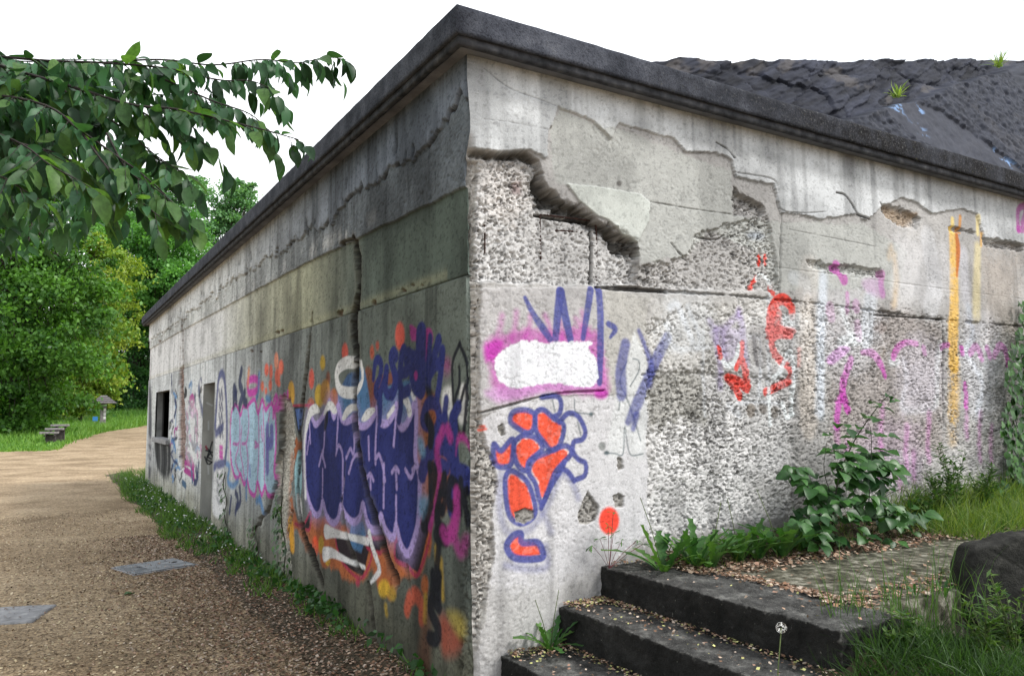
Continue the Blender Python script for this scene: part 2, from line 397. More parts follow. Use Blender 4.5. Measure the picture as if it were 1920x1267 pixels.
# ------------------------------------------------------------------ walls: relief and paint on a fine grid
def smooth_path(pts, closed=False, n=5):
    P = np.array(pts, dtype=float); k = len(P)
    if k < 3: return P
    out = []
    rng_i = range(k) if closed else range(k - 1)
    for i in rng_i:
        p1, p2 = P[i], P[(i + 1) % k]
        p0 = P[(i - 1) % k] if (closed or i > 0) else 2 * p1 - p2
        p3 = P[(i + 2) % k] if (closed or i + 2 < k) else 2 * p2 - p1
        for t in np.arange(n) / n:
            out.append(0.5 * (2 * p1 + (p2 - p0) * t + (2 * p0 - 5 * p1 + 4 * p2 - p3) * t * t + (3 * p1 - p0 - 3 * p2 + p3) * t ** 3))
    if not closed: out.append(P[-1])
    return np.array(out)
class Wall:
    def __init__(s, u, v, conv):
        s.u, s.v, s.conv = u, v, conv
        s.U, s.V = np.meshgrid(u, v)
        s.H = np.zeros_like(s.U); s.C = np.zeros(s.U.shape + (3,)); s.R = np.zeros_like(s.U)
        s.pid = np.zeros(s.U.shape, dtype=int)
        s.n1 = fbm(s.U * 9, s.V * 9, 3, 5); s.n2 = fbm(s.U * 45, s.V * 45, 8, 4)
    def win(s, P, pad):
        a = max(np.searchsorted(s.u, P[:, 0].min() - pad) - 1, 0); b = min(np.searchsorted(s.u, P[:, 0].max() + pad) + 1, len(s.u))
        c = max(np.searchsorted(s.v, P[:, 1].min() - pad) - 1, 0); d = min(np.searchsorted(s.v, P[:, 1].max() + pad) + 1, len(s.v))
        return (slice(c, d), slice(a, b))
    def line_d(s, P, sl, rad=None):
        X, Y = s.U[sl], s.V[sl]; best = np.full(X.shape, 1e9)
        for i in range(len(P) - 1):
            a, b = P[i], P[i + 1]; d = b - a; L = d @ d + 1e-12
            t = np.clip(((X - a[0]) * d[0] + (Y - a[1]) * d[1]) / L, 0, 1)
            q = np.hypot(X - a[0] - t * d[0], Y - a[1] - t * d[1])
            if rad is not None: q = q - (rad[i] + (rad[i + 1] - rad[i]) * t)
            best = np.minimum(best, q)
        return best
    def poly(s, pts, rag=0.0, soft=0.003, curve=False, uv=False, fr=2.2):
        P = np.array([s.conv(p) for p in pts]) if not uv else np.array(pts, dtype=float)
        if curve: P = smooth_path(P, True, 4)
        sl = s.win(P, soft + rag + 0.02)
        if s.U[sl].size == 0: return sl, np.zeros(s.U[sl].shape)
        X, Y = s.U[sl], s.V[sl]
        ins = np.zeros(X.shape, dtype=bool); k = len(P)
        for i in range(k):
            (x1, y1), (x2, y2) = P[i], P[(i + 1) % k]
            if y1 == y2: continue
            c = ((y1 > Y) != (y2 > Y)) & (X < (x2 - x1) * (Y - y1) / (y2 - y1) + x1)
            ins ^= c
        d = s.line_d(np.vstack([P, P[:1]]), sl)
        sd = np.where(ins, d, -d)
        if rag: sd = sd + rag * ((s.n1[sl] - 0.5) * 1.7 + (s.n2[sl] - 0.5) * fr)
        return sl, sstep(-soft, soft, sd)
    def line(s, pts, w, soft=0.004, rag=0.0, curve=True, closed=False, uv=False):
        P = np.array([s.conv(p) for p in pts]) if not uv else np.array(pts, dtype=float)
        ws = np.array(w if hasattr(w, '__len__') else [w] * len(P), dtype=float) * 0.5
        Q = np.column_stack([P, ws])
        if curve and len(P) > 2: Q = smooth_path(Q, closed, 5)
        if closed: Q = np.vstack([Q, Q[:1]])
        sl = s.win(Q[:, :2], Q[:, 2].max() + soft + rag + 0.01)
        if s.U[sl].size == 0: return sl, np.zeros(s.U[sl].shape)
        d = -s.line_d(Q[:, :2], sl, np.maximum(Q[:, 2], 0.001))
        if rag: d = d + rag * ((s.n1[sl] - 0.5) * 2.0 + (s.n2[sl] - 0.5) * 1.4)
        return sl, sstep(-soft, soft, d)
    def paint(s, sm, c, a=1.0, worn=0.0, dust=0.0):
        sl, m = sm
        if m.size == 0: return
        m = m * a
        if worn: m = m * (1 - worn * sstep(0.50, 0.62, s.n2[sl] * 0.6 + s.n1[sl] * 0.4))
        if dust: m = m * (1 - dust * s.n2[sl])
        s.C[sl] = s.C[sl] * (1 - m[..., None]) + np.asarray(c) * m[..., None]
    def relief(s, sm, dh=0.0, rough=None, to=None):
        sl, m = sm
        if m.size == 0: return
        if to is not None: s.H[sl] = s.H[sl] * (1 - m) + to * m
        s.H[sl] += dh * m
        if rough is not None: s.R[sl] = s.R[sl] * (1 - m) + rough * m
    def piece(s, pts, i):
        sl, m = s.poly(pts, 0, 0.001)
        s.pid[sl] = np.where(m > 0.5, i, s.pid[sl])
    def P(s, pts, c, a=1.0, soft=0.004, rag=0.0, worn=0.0, curve=True, dust=0.0):
        s.paint(s.poly(pts, rag, soft, curve), c, a, worn, dust)
    def T(s, pts, w, c, a=1.0, soft=0.004, worn=0.0, closed=False, rag=0.0, dust=0.0):
        s.paint(s.line(pts, w, soft, rag, True, closed), c, a, worn, dust)
    def dot(s, px, py, rx, ry, c, a=1.0, soft=0.008):
        s.P([(px + rx * math.cos(t), py + ry * math.sin(t)) for t in np.linspace(0, 2 * math.pi, 9)[:-1]], c, a, soft)

def cols_px(lo, hi, n_px, inv):       # grid columns spaced evenly as the wall recedes
    return np.array([inv(p) for p in np.linspace(lo, hi, n_px)])

WALL_TOP = 3.60
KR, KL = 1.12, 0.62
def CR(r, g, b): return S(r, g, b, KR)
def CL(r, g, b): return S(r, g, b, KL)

# ---- front wall (the bright one)
u = np.concatenate([[0.0], cols_px(889, 1945, 620, lambda p: on_y(p, 700)[0])[1:], np.linspace(6.3, 9.0, 30)])
u = np.unique(np.round(u, 5))
v = np.concatenate([np.linspace(-0.1, 0.2, 20)[:-1], np.linspace(0.2, WALL_TOP, 640)])
WIN = (11.75, 13.75, 1.13, 2.05); DOOR = (7.35, 8.22, -0.1, 2.03)
def insert(a, vals):
    for q in vals:
        i = int(np.argmin(np.abs(a - q))); a[i] = q
    return a
v = insert(v, [WIN[2], WIN[3], DOOR[3]])
W = Wall(u, v, right_uv)
U, V = W.U, W.V
ed = W.n1; fine = W.n2
streak = fbm(U * 14, V * 0.7, 21, 4)
W.C[:] = CR(176, 174, 172)
W.R[:] = 0.10
W.H[:] = 0.0
# old concrete mottling
mot = fbm(U * 2.2, V * 2.2, 31, 5)
W.C *= (0.78 + 0.45 * mot)[..., None]
# upper render, a proud layer
UPPER = [(860, 60), (1960, 360), (1960, 470), (1905, 455), (1845, 450), (1830, 400), (1800, 392), (1745, 400), (1715, 380), (1690, 372), (1650, 388), (1625, 412), (1600, 402), (1555, 408), (1540, 412), (1500, 402), (1462, 400), (1450, 345), (1380, 332), (1370, 300), (1340, 288), (1285, 285), (1262, 260), (1160, 232), (1145, 262), (1110, 225), (1045, 202), (1028, 245), (1026, 300), (990, 282), (940, 287), (885, 278)]
up = W.poly(UPPER, 0.012, 0.003)
W.paint(up, CR(212, 215, 217), 1.0)
W.relief(up, 0.016, rough=0.06)
W.paint(W.poly([(880, 60), (1960, 350), (1960, 400), (1700, 350), (1400, 280), (1150, 225), (1000, 190), (880, 160)], 0.05, 0.05), CR(224, 228, 232), 0.7)
sl = (slice(None), slice(None))
upm = np.zeros_like(U); upm[up[0]] = up[1]
W.C *= (1 - 0.30 * upm * sstep(0.42, 0.72, streak))[..., None]
W.C *= (1 - 0.26 * upm * sstep(0.46, 0.66, fbm(U * 1.7, V * 2.6, 33, 6)))[..., None]
# grey middle render
W.paint(W.poly([(1030, 250), (1050, 205), (1130, 240), (1160, 240), (1280, 290), (1370, 320), (1376, 400), (1440, 415), (1620, 420), (1700, 470), (1690, 540), (1460, 545), (1420, 470), (1330, 430), (1290, 480), (1200, 495), (1195, 450), (1215, 385), (1070, 345), (1040, 345)], 0.02, 0.01), CR(182, 184, 180), 0.85)
# exposed aggregate at the corner under the broken render
SP1 = [(870, 284), (935, 288), (985, 284), (1013, 300), (1020, 348), (1062, 384), (1118, 408), (1150, 432), (1190, 452), (1197, 480), (1195, 532), (1125, 536), (1000, 532), (870, 526)]
s1 = W.poly(SP1, 0.020, 0.010, fr=0.6)
W.relief(s1, -0.055, rough=0.9); W.paint(s1, CR(192, 191, 190), 1.0)
W.paint(W.poly([(905, 295), (1000, 300), (1005, 380), (960, 420), (910, 400)], 0.05, 0.04), CR(205, 200, 196), 0.6)
W.paint(W.poly([(968, 340), (985, 335), (985, 358), (970, 358)], 0.01, 0.02), CR(120, 85, 85), 0.6)
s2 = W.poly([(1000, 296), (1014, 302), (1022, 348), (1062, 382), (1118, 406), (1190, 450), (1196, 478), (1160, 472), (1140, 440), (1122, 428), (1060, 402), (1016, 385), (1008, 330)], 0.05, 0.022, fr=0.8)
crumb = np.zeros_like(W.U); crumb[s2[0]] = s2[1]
W.relief(s2, -0.035, rough=1.0); W.paint(s2, CR(72, 70, 66), 0.9)  # ledge painted dark: dirt, with the overhang's shadow put into the colour
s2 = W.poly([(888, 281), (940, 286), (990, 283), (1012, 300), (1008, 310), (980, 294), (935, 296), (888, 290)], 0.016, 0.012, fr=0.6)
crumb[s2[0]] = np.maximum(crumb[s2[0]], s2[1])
W.relief(s2, -0.025); W.paint(s2, CR(72, 70, 66), 0.8)  # strip below the render edge, its shadow likewise put into the dark tone
# light render patch hanging over the break
pw = W.poly([(1062, 345), (1120, 350), (1200, 364), (1219, 380), (1216, 415), (1195, 454), (1165, 436), (1140, 412), (1120, 406), (1085, 376)], 0.004, 0.003)
W.relief(pw, 0.0, rough=0.03, to=0.010); W.paint(pw, CR(204, 209, 203), 0.85)
W.dot(1161, 344, 5, 6, CR(120, 118, 115))
# other rough patches
for pts, dep, ro in [
    ([(1197, 500), (1290, 480), (1305, 440), (1345, 425), (1440, 402), (1452, 470), (1462, 545), (1197, 538)], -0.018, 0.9),
    ([(1376, 350), (1384, 362), (1400, 370), (1430, 385), (1435, 400), (1400, 405), (1376, 405)], -0.05, 0.9),
    ([(1215, 600), (1335, 572), (1470, 560), (1485, 620), (1480, 690), (1330, 700), (1215, 690)], -0.008, 0.55),
    ([(1216, 690), (1480, 705), (1490, 800), (1500, 960), (1216, 1010)], -0.014, 0.95),
    ([(1512, 488), (1560, 495), (1650, 505), (1655, 520), (1560, 512), (1515, 500)], -0.035, 0.9),
    ([(1480, 560), (1920, 610), (1920, 1000), (1480, 1000)], -0.006, 0.6),
    ([(1650, 384), (1690, 388), (1725, 410), (1720, 432), (1690, 425), (1660, 405)], -0.04, 0.8),
    ([(1842, 447), (1880, 450), (1918, 460), (1918, 470), (1880, 466), (1845, 460)], -0.05, 0.8),
    ([(1780, 425), (1800, 428), (1830, 433), (1828, 440), (1782, 433)], -0.03, 0.6)]:
    q = W.poly(pts, 0.022, 0.008) if dep < -0.015 and ro < 0.95 else W.poly(pts, 0.07, 0.03); W.relief(q, dep, rough=ro)
W.paint(W.poly([(1216, 690), (1480, 705), (1490, 960), (1216, 1010)], 0.06, 0.05), CR(206, 205, 204), 0.9)
W.paint(W.poly([(1216, 560), (1460, 560), (1480, 700), (1216, 690)], 0.06, 0.05), CR(200, 198, 194), 0.8)
W.paint(W.poly([(1216, 690), (1320, 700), (1330, 800), (1216, 790)], 0.06, 0.04), CR(140, 138, 130), 0.7)
W.paint(W.poly([(1550, 560), (1700, 580), (1770, 620), (1770, 850), (1560, 850)], 0.08, 0.06), CR(158, 150, 146), 0.8)
W.paint(W.poly([(1840, 470), (1910, 480), (1910, 640), (1850, 640)], 0.15, 0.20), CR(184, 170, 156), 0.45)
W.paint(W.poly([(1660, 385), (1720, 400), (1715, 430), (1670, 410)], 0.02, 0.02), CR(165, 140, 110), 0.7)
# smooth lettered panel and the white lower render
pm = W.poly([(885, 540), (1126, 538), (1136, 730), (1100, 733), (1045, 738), (985, 752), (885, 776)], 0.004, 0.003)
W.relief(pm, rough=0.12, to=0.006); W.paint(pm, CR(186, 184, 184), 0.9)
lo = W.poly([(905, 782), (985, 752), (1050, 740), (1208, 741), (1216, 780), (1211, 830), (1218, 880), (1213, 930), (1220, 990), (1140, 1062), (1120, 1150), (1120, 1330), (870, 1330), (892, 1230), (912, 1160), (920, 1090), (930, 1040), (925, 960), (936, 905), (926, 860), (905, 830)], 0.014, 0.003)
W.relief(lo, rough=0.10, to=-0.004); W.paint(lo, CR(208, 207, 209), 1.0)
W.paint(W.poly([(1135, 540), (1215, 560), (1215, 745), (1140, 735)], 0.03, 0.02), CR(186, 184, 178), 0.8)
# broken strip along the corner
ce = W.poly([(860, 285), (905, 300), (900, 420), (904, 540), (897, 620), (900, 770), (912, 830), (924, 860), (934, 905), (922, 960), (928, 1040), (916, 1090), (905, 1160), (885, 1230), (860, 1330)], 0.010, 0.006)
W.relief(ce, -0.018, rough=0.85); W.paint(ce, CR(168, 164, 158), 0.8)
# spalled spots in the white render
for pts in ([(1083, 968), (1094, 940), (1103, 920), (1113, 936), (1125, 948), (1119, 976), (1102, 985), (1088, 982)],
            [(1150, 930), (1160, 925), (1172, 930), (1170, 950), (1155, 952)],
            [(966, 960), (985, 952), (1003, 958), (1002, 972), (985, 982), (968, 978)],
            [(1158, 855), (1168, 860), (1170, 878), (1160, 882)],
            [(933, 800), (942, 795), (950, 815), (940, 820)]):
    q = W.poly(pts, 0.006, 0.003); W.relief(q, -0.014, rough=0.7); W.paint(q, CR(150, 147, 142), 1.0)
# cracks, seams and formwork lines
def groove(pts, w, dep, rag=0.004, curve=True, c=None, a=0.85, wall=None):
    wall = wall or W
    q = wall.line(pts, w, 0.003, rag, curve)
    wall.relief(q, -dep)
    if c is not None: wall.paint(q, c, a)
DK = CR(50, 48, 46)
groove([(1120, 538), (1180, 541), (1250, 546)], [0.02, 0.035, 0.02], 0.05, 0.006, c=DK)
groove([(1250, 546), (1400, 556), (1560, 572), (1755, 597), (1920, 612)], 0.012, 0.016, 0.016, c=DK, a=0.6)
groove([(1115, 410), (1118, 450), (1117, 540)], 0.022, 0.03, 0.003, c=DK)
groove([(1012, 400), (1060, 408), (1112, 414)], 0.018, 0.03, 0.003, c=DK)
groove([(900, 774), (960, 758), (1040, 738), (1132, 732)], 0.010, 0.02, 0.003, c=DK, a=0.4)
groove([(1565, 362), (1580, 366), (1594, 384), (1606, 402), (1632, 412)], 0.012, 0.02, 0.004, c=DK)
groove([(1340, 268), (1360, 280), (1375, 297)], 0.01, 0.015, 0.004, c=DK)
groove([(1640, 590), (1700, 594), (1768, 599), (1770, 640), (1769, 700), (1770, 800)], 0.014, 0.02, 0.004, curve=False, c=DK)
groove([(1466, 400), (1464, 470), (1462, 560)], 0.012, 0.012, 0.003, c=DK, a=0.35)
groove([(905, 130), (950, 165), (1000, 185), (1040, 200)], 0.004, 0.006, 0.003, c=DK, a=0.5)
groove([(905, 225), (960, 232), (1025, 245)], 0.004, 0.006, 0.002, c=DK, a=0.4)
groove([(1220, 378), (1300, 392), (1375, 402)], 0.006, 0.008, 0.004, c=DK, a=0.5)
groove([(1480, 430), (1560, 446), (1640, 462)], 0.005, 0.006, 0.002, c=DK, a=0.4)
groove([(1380, 325), (1440, 335), (1455, 350), (1460, 392), (1500, 400), (1545, 398)], 0.008, 0.010, 0.003)
groove([(1310, 445), (1345, 448), (1362, 440)], 0.012, 0.016, 0.004, c=DK, a=0.5)
groove([(1258, 455), (1275, 475), (1300, 495)], 0.008, 0.012, 0.006, c=DK, a=0.5)
for z, x0 in ((1.84, 1.3), (1.655, 1.3), (1.42, 1.25), (2.62, 2.4)):
    q = W.line([(x0, z), (6.2, z + 0.01)], 0.006, 0.003, 0.004, False, uv=True); W.relief(q, -0.004); W.paint(q, DK, 0.12)
W.paint(W.poly([(885, 1100), (1000, 1090), (1130, 1075), (1130, 1330), (870, 1330)], 0.08, 0.08), CR(178, 176, 170), 0.5)

# paint on the front wall
MAG, NAVY, RED, WHT = CR(190, 62, 172), CR(78, 84, 150), CR(238, 92, 66), CR(238, 244, 250)
r2 = lambda pts: K(860, 500, 0.3156, pts)
W.P(r2([(150, 480), (180, 440), (250, 400), (400, 370), (560, 380), (700, 350), (830, 400), (860, 520), (880, 600), (870, 760), (560, 740), (300, 770), (200, 720), (180, 600)]), MAG, 0.8, 0.03, 0.02, dust=0.3)
for a, b in (((255, 290), (215, 430)), ((340, 270), (310, 430)), ((425, 290), (390, 430)), ((510, 290), (540, 400)), ((690, 310), (760, 400)), ((730, 270), (735, 420)), ((600, 330), (610, 430))):
    W.T(r2([a, ((a[0] + b[0]) / 2 + 8, (a[1] + b[1]) / 2), b]), 0.035, MAG, 0.55, 0.02, dust=0.5)
W.P(r2([(150, 480), (200, 440), (260, 450), (220, 540), (160, 560)]), MAG, 0.9, 0.02)
W.dot(*r2([(850, 755)])[0], 13, 10, MAG, 0.9, 0.015)
W.dot(*r2([(630, 745)])[0], 14, 5, MAG, 0.6, 0.015)
W.P(r2([(200, 720), (210, 800), (300, 800), (550, 740), (800, 720), (800, 680)]), CR(205, 150, 205), 0.7, 0.025)
for pts, w in (([(390, 185), (440, 280), (500, 370), (540, 430)], [0.026, 0.038, 0.05, 0.04]),
               ([(600, 150), (585, 280), (572, 430)], [0.062, 0.054, 0.045]), ([(600, 150), (630, 300), (660, 430)], [0.062, 0.056, 0.05]),
               ([(780, 140), (755, 300), (735, 425)], [0.052, 0.046, 0.036]), ([(830, 140), (840, 300), (838, 500), (835, 690)], [0.056, 0.056, 0.052, 0.04]),
               ([(890, 340), (930, 370), (900, 420)], [0.04, 0.04, 0.02])):
    W.T(r2(pts), w, NAVY, 0.92, 0.006, worn=0.15)
W.P(r2([(205, 590), (250, 500), (340, 455), (450, 440), (560, 455), (700, 440), (790, 450), (770, 490), (815, 540), (820, 690), (720, 715), (560, 690), (380, 720), (260, 700)]), WHT, 0.97, 0.006, 0.012, dust=0.15)
# orange figure with navy outlines
a4 = lambda pts: K(900, 740, 0.2683, pts)
for pts, al in (([(150, 560), (140, 700), (150, 850), (200, 960), (330, 950), (420, 860), (500, 720), (560, 560)], 0.45), ([(420, 780), (470, 880), (500, 960)], 0.4), ([(560, 520), (640, 600), (690, 720)], 0.5), ([(180, 1190), (330, 1215), (470, 1200), (460, 1060)], 0.5)):
    W.T(a4(pts), 0.042, NAVY, al, 0.02, dust=0.3)
lob = [[(215, 185), (235, 120), (320, 105), (385, 140), (375, 240), (330, 265), (270, 235)], [(390, 190), (400, 120), (450, 105), (520, 165), (590, 215), (560, 350), (500, 385), (450, 330), (400, 260)],
       [(100, 345), (150, 390), (230, 310), (225, 470), (180, 505), (110, 480)], [(240, 350), (300, 285), (390, 300), (440, 375), (350, 460), (325, 530), (260, 480)],
       [(345, 540), (380, 450), (480, 400), (600, 355), (640, 410), (570, 490), (520, 560), (440, 760), (390, 620)], [(180, 600), (205, 535), (260, 545), (340, 620), (390, 780), (370, 860), (290, 900), (220, 860), (190, 760)],
       [(190, 1060), (230, 990), (285, 970), (300, 1030), (400, 1030), (435, 1080), (430, 1140), (250, 1140)]]
for L in lob:
    W.P(a4(L), CR(238, 226, 222), 1.0, 0.006)
for i, L in enumerate(lob):
    cx_ = sum(p[0] for p in L) / len(L); cy_ = sum(p[1] for p in L) / len(L)
    W.P(a4([(cx_ + (x - cx_) * 0.86, cy_ + (y - cy_) * 0.88) for x, y in L]), RED, 1.0, 0.008, 0.012, worn=0.12)
for i, L in enumerate(lob):
    W.T(a4(L), 0.034 if i < 6 else 0.042, NAVY, 0.96, 0.006, closed=True, worn=0.08)
for pts in ([(435, 15), (540, 10), (570, 60), (560, 130), (525, 150)], [(560, 190), (620, 130), (690, 150), (740, 250), (720, 310), (660, 330), (655, 400), (690, 450), (740, 480), (735, 560), (680, 590)], [(590, 480), (560, 540), (500, 640), (430, 790)], [(570, 510), (620, 540), (660, 600)]):
    W.T(a4(pts), [0.034] * len(pts), NAVY, 0.95, 0.006)
q = W.poly([(966, 960), (985, 952), (1003, 958), (1002, 972), (985, 982), (968, 978)], 0.006, 0.003); W.paint(q, CR(150, 147, 142), 1.0)
W.dot(1143, 976, 19, 26, CR(240, 78, 60), 1.0, 0.012)
for p in ((907, 799), (910, 804), (904, 806)): W.dot(p[0], p[1], 4, 2.2, RED)
# pale letter with grey outline and navy strokes
W.P(r2([(1040, 390), (1060, 420), (1120, 600), (1110, 1090), (1030, 1120), (1000, 1000), (980, 1110), (890, 1110), (930, 800), (1000, 560)]), CR(214, 216, 216), 0.85, 0.015)
GRY = CR(92, 104, 108)
for pts in ([(880, 1105), (930, 1108), (980, 1110), (990, 950), (1020, 1110), (1100, 1110)], [(1020, 710), (1070, 620), (1070, 560), (1035, 545)], [(960, 800), (955, 850)], [(1000, 560), (960, 680), (1010, 800), (1085, 1030)], [(560, 790), (575, 860)], [(690, 790), (700, 860), (790, 875)], [(710, 920), (730, 1000)]):
    W.T(r2(pts), 0.009, GRY, 0.8, 0.004)
W.dot(*r2([(882, 1105)])[0], 5, 4, GRY); W.dot(*r2([(855, 1065)])[0], 7, 8, CR(120, 125, 122), 0.8); W.dot(*r2([(790, 875)])[0], 4, 4, GRY)
for pts, w in (([(990, 460), (965, 600), (965, 680), (970, 760)], [0.075, 0.08, 0.09, 0.08]), ([(1070, 380), (1120, 490), (1150, 600), (1145, 700)], [0.03, 0.045, 0.06, 0.05]), ([(1245, 420), (1180, 550), (1120, 680), (1060, 820), (1010, 920)], [0.075, 0.08, 0.08, 0.085, 0.05]), ([(1060, 880), (1040, 960)], [0.05, 0.04])):
    W.T(r2(pts), w, NAVY, 0.85, 0.012, dust=0.25)
# white veil strokes, red and purple letters in the middle
r5 = lambda pts: K(1250, 400, 0.3156, pts)
for pts, w, al in (([(20, 560), (60, 540), (110, 640), (160, 760)], 0.05, 0.6), ([(130, 560), (200, 720), (190, 800)], 0.04, 0.5), ([(10, 660), (60, 800), (260, 790)], 0.04, 0.45), ([(225, 700), (225, 900), (235, 1200)], 0.02, 0.5), ([(500, 730), (560, 760), (560, 1080)], 0.03, 0.7), ([(610, 480), (610, 700), (612, 1000)], 0.018, 0.75),
                   ([(750, 380), (830, 420), (830, 560)], 0.1, 0.35), ([(925, 400), (925, 700), (920, 1200)], 0.075, 0.5), ([(430, 1130), (560, 1120), (700, 1130)], 0.03, 0.5), ([(380, 1140), (440, 1200)], 0.05, 0.4)):
    W.T(r5(pts), w, CR(226, 232, 240), al, 0.02, dust=0.3)
for pts, w, al in (([(262, 640), (300, 700), (305, 800), (322, 900), (330, 1030)], 0.05, 0.5), ([(435, 580), (455, 690), (465, 780), (480, 890)], 0.06, 0.55), ([(300, 690), (360, 670), (430, 600)], 0.05, 0.45), ([(345, 720), (350, 840)], 0.05, 0.4)): W.T(r5(pts), w, CR(160, 135, 200), al, 0.02, dust=0.4)
W.P(r5([(270, 690), (440, 690), (430, 800), (400, 860), (340, 880), (300, 800)]), CR(178, 160, 205), 0.45, 0.02)
W.T(r5([(325, 850), (360, 900), (410, 880), (440, 780)]), 0.04, WHT, 0.9, 0.006)
for pts, w in (([(315, 800), (325, 850)], 0.03), ([(455, 770), (450, 850), (415, 920)], 0.03), ([(460, 880), (475, 960), (490, 1040), (440, 1000), (370, 975)], 0.045), ([(380, 980), (420, 1040), (445, 1085)], 0.045),
               ([(620, 720), (625, 600), (650, 530), (700, 510), (745, 560), (750, 600)], 0.06), ([(605, 695), (680, 690), (760, 695)], 0.04), ([(740, 720), (660, 720), (630, 760), (650, 830), (690, 880)], 0.045), ([(700, 880), (735, 930), (740, 990), (690, 1020), (600, 1060)], 0.042), ([(795, 810), (792, 900)], 0.03),
               ([(560, 250), (560, 300)], 0.022), ([(597, 250), (597, 300)], 0.022), ([(540, 380), (510, 440)], 0.024), ([(625, 440), (635, 475)], 0.03)):
    W.T(r5(pts), w * 1.45, CR(232, 72, 58), 0.95, 0.006, worn=0.2)
W.P(r5([(620, 600), (650, 560), (690, 590), (690, 680), (620, 690)]), CR(232, 72, 58), 0.85, 0.01, 0.01, worn=0.4)
W.P(r5([(690, 620), (720, 600), (840, 600), (850, 690), (700, 670)]), WHT, 0.85, 0.012, dust=0.2)
W.T(r5([(540, 385), (575, 365), (610, 390), (630, 440)]), 0.028, WHT, 0.9, 0.006)
for pts in ([(640, 980), (690, 910), (745, 820), (760, 960), (750, 1200)], [(640, 970), (690, 945)], [(620, 1020), (625, 1250)], [(700, 1130), (720, 1210), (760, 1190)]):
    W.T(r5(pts), 0.036, WHT, 0.85, 0.006, worn=0.2)
W.T(r5([(525, 740), (535, 850), (545, 900)]), [0.045, 0.035, 0.03], CR(52, 50, 52), 0.95, 0.005)
W.P(r5([(500, 670), (600, 690), (590, 900), (520, 880)]), CR(120, 112, 108), 0.5, 0.02)
W.P(r5([(800, 560), (880, 560), (900, 1260), (800, 1260)]), CR(205, 196, 186), 0.7, 0.03)
W.dot(*r5([(540, 130)])[0], 16, 7, CR(165, 175, 190), 0.6, 0.03); W.dot(*r5([(510, 1170)])[0], 9, 14, CR(130, 120, 108), 0.8)
W.dot(*r5([(580, 1160)])[0], 8, 10, CR(115, 108, 100), 0.8); W.dot(*r5([(655, 1180)])[0], 7, 12, CR(120, 114, 106), 0.8)
# streaks and magenta arcs on the right
r6 = lambda pts: K(1500, 400, 0.3158, pts)
for pts, w, c, al in (([(60, 330), (30, 600), (40, 900)], 0.22, CR(206, 200, 194), 0.5), ([(140, 380), (130, 700), (120, 1180)], 0.10, CR(214, 222, 232), 0.7), ([(420, 520), (410, 640), (400, 760)], 0.16, CR(208, 216, 224), 0.65), ([(250, 570), (300, 700), (330, 760)], 0.06, WHT, 0.7),
                      ([(250, 770), (310, 750), (360, 740)], 0.09, WHT, 0.8), ([(545, 880), (580, 880)], 0.07, WHT, 0.7), ([(840, 780), (820, 900), (815, 1120)], 0.07, WHT, 0.6), ([(620, 880), (640, 1000), (620, 1160), (800, 1150)], 0.06, CR(220, 222, 228), 0.6), ([(970, 240), (985, 500)], 0.14, CR(214, 214, 224), 0.5),
                      ([(1000, 560), (1030, 720), (980, 830)], 0.08, CR(206, 214, 226), 0.6), ([(990, 830), (1050, 930), (1090, 1020), (1060, 1180)], 0.07, CR(216, 222, 230), 0.75), ([(1110, 900), (1080, 960)], 0.05, WHT, 0.6), ([(700, 150), (640, 300), (600, 480)], 0.3, CR(212, 210, 208), 0.6), ([(760, 150), (800, 400), (780, 560)], 0.22, CR(214, 216, 220), 0.5),
                      ([(560, 250), (575, 400), (560, 540)], 0.07, CR(222, 190, 140), 0.55), ([(540, 200), (530, 260)], 0.06, CR(210, 180, 140), 0.5)):
    W.T(r6(pts), w, c, al, 0.03, dust=0.35)
W.P(r6([(660, 900), (800, 900), (790, 1150), (640, 1140)]), CR(176, 170, 172), 0.6, 0.03)
W.dot(*r6([(480, 680)])[0], 11, 10, CR(128, 108, 96), 0.8, 0.03); W.dot(*r6([(465, 820)])[0], 16, 20, CR(140, 126, 112), 0.6, 0.04)
YEL = CR(236, 190, 92)
W.T(r6([(905, 110), (915, 400), (915, 700), (918, 900)]), [0.10, 0.13, 0.155, 0.15], YEL, 0.85, 0.02, worn=0.15)
W.T(r6([(918, 900), (920, 1060), (915, 1200)]), [0.15, 0.15, 0.14], YEL, 0.75, 0.05, worn=0.6, dust=0.3); W.T(r6([(915, 1180), (910, 1330)]), 0.13, YEL, 0.45, 0.06, worn=0.8, dust=0.4)
W.T(r6([(905, 35), (907, 110)]), 0.05, CR(240, 214, 130), 0.8, 0.01); W.T(r6([(950, 20), (945, 110)]), 0.04, CR(220, 150, 60), 0.8, 0.01)
W.T(r6([(930, 130), (938, 220), (932, 370)]), [0.05, 0.07, 0.03], CR(196, 110, 34), 0.9, 0.012)
W.T(r6([(1053, 20), (1055, 120)]), 0.05, CR(240, 220, 150), 0.7, 0.012); W.T(r6([(1075, 120), (1075, 190)]), 0.035, CR(224, 172, 84), 0.8, 0.012)
W.T(r6([(1055, 200), (1050, 400), (1048, 610)]), [0.10, 0.12, 0.13], CR(228, 214, 166), 0.7, 0.03)
